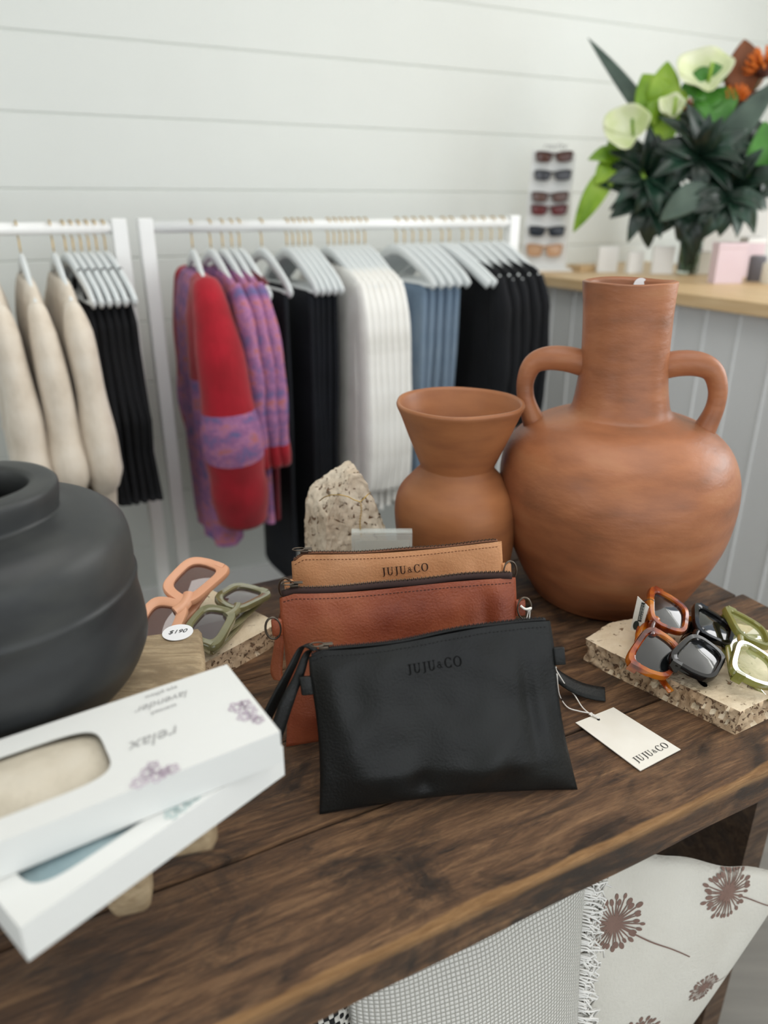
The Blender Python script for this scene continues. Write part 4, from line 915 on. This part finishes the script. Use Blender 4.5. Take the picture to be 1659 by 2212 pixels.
def pin(label, px, py, r, dd):
    t = thing('orange_flower', label, 'flower', tuple(fb + Vector((0, 0, .03)))); c = stemp(t, px, py, dd)
    mb = MB(); mb.lathe([(0, -r * .4), (r * .35, -r * .3), (r * .45, 0), (r * .3, r * .3), (0, r * .4)], 16, c=tuple(c)); mb.build('core', G['darkbrown'], t, world=True)
    mb = MB()
    for k in range(46):
        z = -.2 + 1.15 * k / 46; a_ = k * 2.4; q = math.sqrt(max(0, 1 - min(1, z) ** 2)); d = Vector((q * math.cos(a_), q * math.sin(a_), z)).normalized(); mb.tube([c + d * r * .3, c + d * r * .8, c + d * r + Vector((0, 0, r * .1))], r * .06, 5)
    mb.build('petals', G['orange'], t, world=True)
pin('orange pincushion flower at the upper right picture edge', 1652, 150, .062, -.02)
pin('orange pincushion flower below the brown leaf', 1588, 215, .042, -.03)
pin('small orange bloom between the lime and fresh green leaves', 1492, 232, .030, -.03)
pin('small orange bud at the left above the dark leaves', 1405, 305, .014, -.06)
leaf_thing('dark reddish stem leaves beneath the orange flowers', 'foliage', 'reddish_foliage', (1590, 255), [(1660, 190, 0, .05, Fc), (1575, 180, 0, .05, Fc), (1640, 235, -.02, .05, Fc)], G['darkbrown'], -.01)

# ------------------------------------------------------------------ clothes racks
RZ = EYE - .052
def rack(label, ua, ub):
    t = thing('clothes_rack', label, 'rack', tuple(UV((ua + ub) / 2, RV, 0)), ANG); h = (ub - ua) / 2
    mb = MB(); mb.tube([(-h, 0, RZ), (h, 0, RZ)], .014, 14); mb.build('rail', white_m, t)
    for s in (-1, 1):
        mb = MB(); mb.box((s * h, 0, (RZ + .02) / 2 + .01), (.034, .034, RZ)); mb.build('post', white_m, t, bevel=.003, smooth=False)
        mb = MB(); mb.box((s * h, 0, .012), (.04, .5, .024)); mb.build('foot', white_m, t, bevel=.003, smooth=False)
    return t
rack('white clothes rack at the left holding cream cardigans and black dresses', -1.15, u_at(256))
rack('white clothes rack holding the pink cardigan, white knits and jeans', u_at(313), u_at(1106))
hangw_m = mat('white_hanger', ['#dfe4e4', '#e9eded'], rough=.35, scale=5)
def hanger_proto(name, label, kind):
    t = thing(name, label, 'hanger', (0, 0, -5)); pts = [Vector((0, 0, -.062))]
    mb = MB(); y1 = .205 if kind == 'top' else .19; arm = [(0, 0, -.066), (0, .03, -.070), (0, .09, -.093), (0, .16, -.128), (0, y1, -.152)]
    for s in (-1, 1): mb.tube(smooth2([(x, s * y, z) for x, y, z in arm], 4), lambda a_: .0165 - .003 * a_, 10, flat=.36 if False else 1.0, up=(1, 0, 0))
    for v_ in mb.v: v_.x *= .42
    if kind == 'bar': mb.tube([(0, -y1 * .93, -.150), (0, y1 * .93, -.150)], .005, 8)
    mb.build('arms', hangw_m, t)
    mb = MB(); r = .018; mb.tube([(0, 0, -.066), (0, 0, -.04)] + [(0, r * math.sin(q), -.0065 + r * -math.cos(q) + .006) for q in [PI * .0 + PI * 1.35 * k / 10 for k in range(11)]], .0018, 6); mb.build('hook', brass_m, t)
    return t
HP = {}
hcount = 0
def hang(kind, px, label, rot=None, group='white hangers on the clothes racks'):
    u = u_at(px); rz = ANG + (rot if rot is not None else .10 + random.uniform(-.04, .04))
    loc_ = UV(u, RV, RZ)
    if kind not in HP:
        HP[kind] = hanger_proto('coat_hanger', label, kind); HP[kind].location = loc_; HP[kind].rotation_euler = (0, 0, rz); t = HP[kind]
        if group: t['group'] = group
    else: t = dup(HP[kind], loc_, rz, label, group)
    t['label'] = label; return t, loc_, rz
def ring_body(mb, levels, n=36, rip=.004, k=5, seed=0):
    """levels: (z, ycentre, halfwidth, halfthick, ripple)"""
    vs = []; fs = []
    for (z, yc, hw, ht, rp) in levels:
        for j in range(n):
            a_ = 2 * PI * j / n; y = yc + hw * math.cos(a_); x = ht * math.copysign(abs(math.sin(a_)) ** .6, math.sin(a_))
            x += rp * math.sin(k * 2 * PI * y / .45 + seed + z * 3) + rp * .5 * noise.noise(Vector((y * 9, z * 5, seed))); vs.append((x, y + rp * .6 * math.sin(z * 17 + seed), z))
    m_ = len(levels)
    for i in range(m_ - 1):
        for j in range(n): fs.append((i * n + j, i * n + (j + 1) % n, (i + 1) * n + (j + 1) % n, (i + 1) * n + j))
    fs += [tuple(range(n)), tuple(reversed(range((m_ - 1) * n, m_ * n)))]
    mb.add(vs, fs)
def levels(pts, n=5):
    out = []
    for i in range(len(pts) - 1):
        for k in range(n):
            t_ = k / n; out.append(tuple(a_ + (b_ - a_) * t_ for a_, b_ in zip(pts[i], pts[i + 1])))
    return out + [pts[-1]]
def garment(name, label, cat, loc_, rz, m, pts, group=None, bodym=None, sleeve=None, seed=0, k=5, sm=None, sflat=.5):
    t = thing(name, label, cat, tuple(loc_), rz, group)
    mb = MB(); ring_body(mb, levels(pts), seed=seed, k=k)
    if bodym:
        for fi, f in enumerate(mb.f): mb.mi[fi] = bodym(sum(mb.v[i].y for i in f) / len(f), sum(mb.v[i].z for i in f) / len(f))
        mb.build('body', [m, red_m], t)
    else: mb.build('body', m, t)
    if sleeve:
        for sg in (-1, 1):
            mb = MB(); path = smooth2([(x, sg * y, z) for x, y, z in [q[:3] for q in sleeve]], 5); rs = [q[3] for q in sleeve]; n = len(path)
            zs = [p.z for p in path]
            def R(a_):
                i = a_ * (len(rs) - 1); q = min(int(i), len(rs) - 2); return rs[q] + (rs[q + 1] - rs[q]) * (i - q)
            mb.tube(path, lambda a_: R(a_) * (1 + .05 * math.sin(a_ * 23 + seed)), 16, flat=sflat, up=(1, 0, 0))
            if sm:
                nf = len(mb.f)
                for fi in range(nf):
                    zc_ = sum(mb.v[i].z for i in mb.f[fi]) / len(mb.f[fi]); yc_ = sum(mb.v[i].y for i in mb.f[fi]) / len(mb.f[fi])
                    mb.mi[fi] = sm[1](zc_, yc_)
                mb.build('sleeve', sm[0], t)
            else: mb.build('sleeve', m, t)
    return t
def knit(name, cs, sc=16, **k): return mat(name, cs, rough=.9, scale=sc, bump=.7, bscale=90, bstretch=(1, 1, .5), sheen=.2, **k)
cream_m = knit('cream_knit', ['#c9bcaa', '#d8ccbb', '#e0d6c7']); black_m = mat('black_cloth', ['#08090c', '#0e1015'], rough=.9, scale=10, bump=.3)
navyb_m = mat('black_twill', ['#11141a', '#1a1e26'], rough=.85, scale=10, bump=.3); wht_m = knit('white_knit', ['#dcdad3', '#ebe9e3', '#f1f0eb'], 9)
denim_m = mat('denim', ['#4c5e72', '#73879b', '#8f9fae'], rough=.85, scale=9, stretch=(1, 1, .4), bump=.3, detail=5); red_m = knit('red_knit', ['#8e0618', '#a80a22'])
def multi():
    m = bpy.data.materials.new('multicolour_knit'); m.use_nodes = True; N = m.node_tree.nodes; L = m.node_tree.links; b = N['Principled BSDF']; tc = N.new('ShaderNodeTexCoord'); mp = N.new('ShaderNodeMapping'); mp.inputs['Scale'].default_value = (1, 1, 1.6); L.new(tc.outputs['Object'], mp.inputs[0])
    n1 = N.new('ShaderNodeTexNoise'); n1.inputs['Scale'].default_value = 17; n1.inputs['Detail'].default_value = 7; n1.inputs['Roughness'].default_value = .7; L.new(mp.outputs[0], n1.inputs[0]); r = N.new('ShaderNodeValToRGB'); e = r.color_ramp.elements
    cs = ['#5f6390', '#7d6493', '#96628c', '#a9739c', '#b86a62', '#957197', '#6f6c96']; ps = [.32, .40, .47, .53, .60, .64, .72]
    while len(e) < 7: e.new(.5)
    for i in range(7): e[i].position = ps[i]; e[i].color = hx(cs[i])
    L.new(n1.outputs[0], r.inputs[0]); L.new(r.outputs[0], b.inputs['Base Color']); b.inputs['Roughness'].default_value = .95
    n2 = N.new('ShaderNodeTexNoise'); n2.inputs['Scale'].default_value = 120; L.new(tc.outputs['Object'], n2.inputs[0]); bp = N.new('ShaderNodeBump'); bp.inputs['Strength'].default_value = .6; bp.inputs['Distance'].default_value = .003; L.new(n2.outputs[0], bp.inputs['Height']); L.new(bp.outputs[0], b.inputs['Normal']); return m
multi_m = multi()
# -- left rack: cream cardigans
top_pts = lambda L_, w0=.205, t=.030, rp=.004, flare=0: [(-.098, 0, .115, .010, 0), (-.108, 0, .150, max(.013, t * .5), 0), (-.122, 0, .185, max(.014, t * .6), .0005), (-.142, 0, w0 * 1.05, max(.015, t * .75), .001), (-.20, 0, w0, t, rp * .5), (-.35, 0, w0 - .01, t * 1.05, rp), (-.35 - (L_ - .35) * .5, 0, w0 + flare * .5, t * 1.1, rp), (-L_, 0, w0 + flare, t, rp)]
slv = lambda R_=.05, L_=.62, x=.008: [(0, .185, -.150, R_ * .5), (x * .3, .212, -.205, R_ * .9), (x, .222, -.33, R_ * 1.0), (x, .224, -.42, R_ * 1.2), (x, .228, -.50, R_ * 1.42), (x, .205, -.545, R_ * .85), (x, .198, -L_, R_ * .75), (x, .19, -L_ - .05, R_ * .8)]
for i, (px, nm_) in enumerate([(-42, 'leftmost'), (35, 'second from left'), (108, 'beside the black dresses')]):
    h, lc, rz = hang('top', px, 'white hanger carrying the cream cardigan ' + nm_, .02); garment('cream_cardigan', 'cream knitted cardigan with full sleeves, ' + nm_ + ' on the left rack', 'cardigan', lc, rz, cream_m, top_pts(.80, .195, .03, .004), 'cream cardigans on the left rack', None, slv(.052), seed=i * 2.1, sflat=.62)
# black dresses
bd = [(-.158, 0, .15, .010, 0), (-.20, 0, .165, .017, .001), (-.26, 0, .16, .019, .001), (-.36, 0, .175, .020, .002), (-.42, -.01, .185, .015, .003), (-.50, 0, .18, .015, .003), (-.62, 0, .20, .016, .004)]
places = ['farthest left', 'second from left', 'third from left', 'third from the post', 'second from the post', 'next to the rack post']
for i, px in enumerate([135, 152, 169, 186, 203, 222]):
    h, lc, rz = hang('bar', px, 'white hanger carrying the black dress ' + places[i], .12); t = garment('black_dress', 'black sleeveless dress, ' + places[i] + ' of the six dresses', 'dress', lc, rz, black_m, bd, 'black dresses on the left rack', seed=i * 1.3, k=3)
    for sg in (-1, 1):
        mb = MB(); mb.tube(smooth2([(0, sg * .135, -.17), (0, sg * .12, -.125), (.0, sg * .10, -.085), (.004, sg * .085, -.10)], 4), .005, 6); mb.build('strap', black_m, t)
# plum garment behind the post
plum_m = mat('plum_cloth', ['#3d2430', '#4f3040'], rough=.9, scale=9)
# -- right rack
h, lc, rz = hang('top', 412, 'white hanger carrying the red sleeved cardigan', -.10)
sm = ([multi_m, red_m], lambda z, y: 1 if (z > -.40 or z < -.53) else 0)
RS = [(0, .155, -.120, .030), (.004, .195, -.18, .048), (.012, .225, -.30, .060), (.018, .235, -.43, .074), (.026, .225, -.54, .078), (.032, .215, -.62, .074), (.036, .205, -.70, .070)]
garment('colour_block_cardigan', 'pink multicolour cardigan with red sleeve panels, leftmost on its rack', 'cardigan', lc, rz, multi_m, top_pts(.78, .20, .050, .006, .0), None, (lambda y, z: 1 if y < -.09 and z > -.34 else 0), RS, seed=1, sm=sm, sflat=.95)
for i, (px, nm_) in enumerate([(452, 'first'), (478, 'middle'), (498, 'last')]):
    h, lc, rz = hang('top', px, 'white hanger carrying the %s pink multicolour cardigan' % nm_, .0)
    sm2 = ([multi_m, red_m], lambda z, y: 1 if z < -.50 else 0)
    garment('multicolour_cardigan', 'pink and violet knitted cardigan, %s of the three behind the red sleeve' % nm_, 'cardigan', lc, rz, multi_m, top_pts(.68 + .03 * i, .195, .022, .004), 'multicolour cardigans', None, [(0, .18, -.13, .03), (.01, .212, -.21, .045), (.02, .218, -.34, .05), (.02, .214, -.48, .052), (.03, .205, -.56, .045)], seed=3 + i * 1.7, sm=sm2)
mar_m = knit('maroon_knit', ['#560816', '#6b0c1e'])
h, lc, rz = hang('top', 515, 'white hanger carrying the maroon knit', .02)
garment('maroon_knit', 'dark red knitted cardigan hanging just before the black trousers', 'cardigan', lc, rz, mar_m, top_pts(.74, .18, .015, .004), None, seed=8)
pants = lambda L_, w=.155, t=.014: [(-.150, 0, w * .95, .008, 0), (-.17, 0, w, t, .001), (-.35, 0, w * .97, t, .003), (-L_ * .7, 0, w * .9, t, .004), (-L_, 0, w * .85, t, .003)]
for i, px in enumerate([563, 618, 631, 644, 657, 670]):
    lab = ['set apart at the left', 'first of the close group', 'second of the close group', 'third of the close group', 'fourth of the close group', 'next to the white knits'][i]
    h, lc, rz = hang('bar', px, 'white hanger of the black trousers ' + lab, .02); garment('black_trousers', 'black trousers on a white hanger, ' + lab, 'trousers', lc, rz, navyb_m, pants(.98 if i < 1 else .92), 'black trousers', seed=i, k=2)
ordn = ['first', 'second', 'third', 'fourth', 'fifth', 'sixth', 'seventh']
for i, px in enumerate([708, 721, 734, 747, 760, 774, 788]):
    h, lc, rz = hang('top', px, 'white hanger of the %s white knit from the left' % ordn[i], .02); garment('white_jumper', '%s white knitted top from the left in the white row' % ordn[i], 'top', lc, rz, wht_m, top_pts(.75 - .01 * (i % 3), .195, .015, .004, .02), 'white knitted tops', None, [(0, .18, -.135, .02), (.0, .208, -.21, .030), (.0, .220, -.40, .036), (.0, .225, -.58, .036), (.0, .215, -.68, .030)], seed=i * 1.1)
for i, px in enumerate([856, 874, 892, 910, 928]):
    h, lc, rz = hang('bar', px, 'white hanger of the %s pair of jeans' % ordn[i], .08); garment('blue_jeans', '%s pair of blue jeans from the left on the rack' % ordn[i], 'jeans', lc, rz, denim_m, pants(.80, .15, .018), 'blue jeans', seed=i * 2.3, k=2)
h, lc, rz = hang('top', 955, 'plain white hanger right of the jeans with nothing on it', .14); h, lc, rz = hang('top', 972, 'bare white hanger just left of the black tops', .12)
for i, px in enumerate([1000, 1020, 1040, 1062, 1082]):
    h, lc, rz = hang('top', px, 'white hanger of the %s black top' % ordn[i], .02); garment('black_jumper', '%s black top from the left at the right rack end' % ordn[i], 'top', lc, rz, black_m, top_pts(.58, .19, .022, .004), 'black tops', None, [(0, .18, -.14, .025), (.0, .205, -.22, .04), (.0, .212, -.40, .044), (.0, .205, -.55, .036)], seed=i * 1.9)

# ------------------------------------------------------------------ cushions and throw under the table
cloth_w = mat('cream_cotton', ['#d5d1c6', '#e0ddd3'], rough=.85, scale=9, bump=.5, bscale=220)
def weave(name, cols, s=230, b=.9, dark=None, sx=1.0):
    m = bpy.data.materials.new(name); m.use_nodes = True; N = m.node_tree.nodes; L = m.node_tree.links; bs = N['Principled BSDF']; tc = N.new('ShaderNodeTexCoord'); sp_ = N.new('ShaderNodeSeparateXYZ'); L.new(tc.outputs['Object'], sp_.inputs[0])
    def mth(op, a_, b_=None):
        x = N.new('ShaderNodeMath'); x.operation = op
        for i, v_ in enumerate((a_, b_)):
            if v_ is None: continue
            if isinstance(v_, (int, float)): x.inputs[i].default_value = v_
            else: L.new(v_, x.inputs[i])
        return x.outputs[0]
    sx_ = mth('SINE', mth('MULTIPLY', sp_.outputs[0], s * PI * sx)); sz_ = mth('SINE', mth('MULTIPLY', sp_.outputs[2], s * PI))
    pr = mth('MULTIPLY', sx_, sz_); ab = mth('ABSOLUTE', pr); r = N.new('ShaderNodeValToRGB'); e = r.color_ramp.elements; e[0].position = .05; e[0].color = hx(cols[0]); e[1].position = .45; e[1].color = hx(cols[1])
    if dark:
        nz = N.new('ShaderNodeTexNoise'); nz.inputs['Scale'].default_value = 60; L.new(tc.outputs['Object'], nz.inputs[0]); L.new(mth('ADD', mth('MULTIPLY', pr, .55), mth('MULTIPLY', nz.outputs[0], .7)), r.inputs[0]); e[0].position = .3; e[1].position = .36
    else: L.new(ab, r.inputs[0])
    L.new(r.outputs[0], bs.inputs['Base Color']); bs.inputs['Roughness'].default_value = .9; bp = N.new('ShaderNodeBump'); bp.inputs['Strength'].default_value = b; bp.inputs['Distance'].default_value = .002; L.new(ab, bp.inputs['Height']); L.new(bp.outputs[0], bs.inputs['Normal']); return m
burlap_m = weave('white_open_weave', ['#a9a69d', '#e6e4dd'], 210); bwv_m = weave('black_white_weave', ['#1b1b1b', '#d9d6cd'], 190, dark=True)
def cushion(name, label, u0, v0, zt, w, h, t, m, lean=.18, rz=0.0, sag=.03, sk=0, roll=0):
    base = UV(u0, v0, zt - h); T_ = thing(name, label, 'cushion', tuple(base), ANG + rz)
    cl, sl = math.cos(lean), math.sin(lean)
    def S(a_, b_, sd):
        x = (a_ - .5) * w; z = b_ * h; pinch = 1 - .10 * (1 - (2 * b_ - 1) ** 2) * 0 
        x *= 1 - .07 * (1 - (2 * b_ - 1) ** 2); z -= sag * 4 * (a_ - .0) * (1 - a_) * max(0, b_ - .5) + sk * a_ * b_
        zm = z - h / 2; x, z = x * math.cos(roll) - zm * math.sin(roll), h / 2 + x * math.sin(roll) + zm * math.cos(roll)
        y = -sd * t * (max(0, 1 - abs(2 * a_ - 1) ** 2.6) ** .7) * (max(0, 1 - abs(2 * b_ - 1) ** 2.6) ** .7)
        y += .004 * noise.noise(Vector((x * 9, z * 5, 1 + u0))) * (1 if sd > 0 else 1) + (.0030 * math.sin(x * 60 + 2 * math.sin(z * 9)) * max(0, b_ - .55) * 2)
        return Vector((x, y * cl + z * sl, z * cl - y * sl))
    mb = MB(); mb.grid(lambda a_, b_: S(a_, b_, 1), 44, 40); mb.grid(lambda a_, b_: S(a_, b_, -1), 44, 40, flip=True); mb.build('cover', m, T_, weld=True)
    return T_, S
cu, SD = cushion('dandelion_cushion', 'cream cotton cushion printed with brown dandelion heads under the table', .487, .462, EYE - .695, .52, .52, .045, cloth_w, .02, -.22, .012, 0, math.radians(-24))
prt = mat('brown_print', ['#7b6157', '#8a6f64'], rough=.8, scale=30)
W_, H_ = .52, .52
def cush_ab(px, py):           # where a picture point falls on the cushion
    best = None
    tgt = ray(px, py).normalized(); C = Vector((0, 0, EYE)); M_ = Matrix.Translation(cu.location) @ Matrix.Rotation(ANG - .22, 4, 'Z')
    a_, b_ = .5, .6; step = .4
    for it in range(9):
        cand = [(a_ + i * step / 4, b_ + j * step / 4) for i in range(-4, 5) for j in range(-4, 5)]
        a_, b_ = min(cand, key=lambda q: ((M_ @ SD(q[0], q[1], 1) - C).normalized() - tgt).length); step *= .45
    return a_, b_
def dandelion(px, py, r, sx, sy, n=34):
    a0, b0 = cush_ab(px, py); mb = MB(); rnd = random.Random(int(px))
    Q = lambda x, y: SD(max(.0, min(1, a0 + x * 1.22 / W_)), max(0, min(1, b0 + y / H_)), 1) + Vector((0, -.0008, 0))
    def stroke(x0, y0, x1, y1, w0, w1, n_=4):
        d = math.hypot(x1 - x0, y1 - y0) or 1; nx, ny = -(y1 - y0) / d, (x1 - x0) / d
        for k in range(n_):
            t0, t1 = k / n_, (k + 1) / n_; wa, wb = w0 + (w1 - w0) * t0, w0 + (w1 - w0) * t1
            xa, ya, xb, yb = x0 + (x1 - x0) * t0, y0 + (y1 - y0) * t0, x0 + (x1 - x0) * t1, y0 + (y1 - y0) * t1
            mb.add([Q(xa - nx * wa, ya - ny * wa), Q(xa + nx * wa, ya + ny * wa), Q(xb + nx * wb, yb + ny * wb), Q(xb - nx * wb, yb - ny * wb)], [(0, 1, 2, 3)])
    for k in range(n):
        q = 2 * PI * k / n + rnd.uniform(-.05, .05); rr = r * rnd.uniform(.72, 1.0); x1, y1 = rr * math.cos(q), rr * math.sin(q)
        stroke(0, 0, x1, y1, r * .035, r * .016)
        hr = r * rnd.uniform(.055, .085); c2, s2 = math.cos(q), math.sin(q)
        mb.add([Q(x1 + hr * 1.7 * math.cos(w_) * c2 - hr * math.sin(w_) * s2, y1 + hr * 1.7 * math.cos(w_) * s2 + hr * math.sin(w_) * c2) for w_ in [2 * PI * j / 10 for j in range(10)]], [tuple(range(10))])
    mb.add([Q(r * .1 * math.cos(w_), r * .1 * math.sin(w_)) for w_ in [2 * PI * j / 10 for j in range(10)]], [tuple(range(10))])
    if sx: stroke(0, 0, sx, sy, r * .03, r * .022, 12)
    mb.build('dandelion_print', prt, cu, smooth=False)
dandelion(1327, 1995, .036, .12, -.035); dandelion(1572, 1928, .033, .09, -.022); dandelion(1520, 2132, .022, .07, .012); dandelion(1372, 2240, .034, .1, -.02); dandelion(1592, 2190, .03, .05, .0); dandelion(1180, 2120, .03, .06, -.02)
th_, SB = cushion('fringed_cushion', 'white open-weave cushion with a shaggy fringe, left of the dandelion one', .325, .388, EYE - .60, .30, .50, .038, burlap_m, .10, 0, .0, 0)
mb = MB(); rnd = random.Random(4)
for k in range(420):
    b_ = .10 + .9 * k / 420; p = SB(1, b_, 1); x = p.x - .012; d = rnd.uniform(.016, .038); z = p.z
    mb.tube([(x, p.y - .002, z), (x + d * .5, p.y - rnd.uniform(.004, .016), z + rnd.uniform(-.004, .004)), (x + d * rnd.uniform(.7, 1.1), p.y - rnd.uniform(.002, .014), z - rnd.uniform(.004, .02)), (x + d * rnd.uniform(.5, 1.2), p.y - rnd.uniform(.0, .01), z - rnd.uniform(.018, .034))], .0012, 5)
fo = mb.build('fringe', mat('white_yarn', ['#f3f1ec'], rough=.9), th_); fo['kind'] = 'stuff'
cushion('woven_cushion', 'black and white woven cushion at the bottom edge under the table', .10, .41, EYE - .68, .20, .40, .04, bwv_m, .10)
cushion('white_cushion', 'plain white cushion corner peeping up behind the dandelion cushion', .74, .66, EYE - .80, .26, .40, .04, white_m, .1)
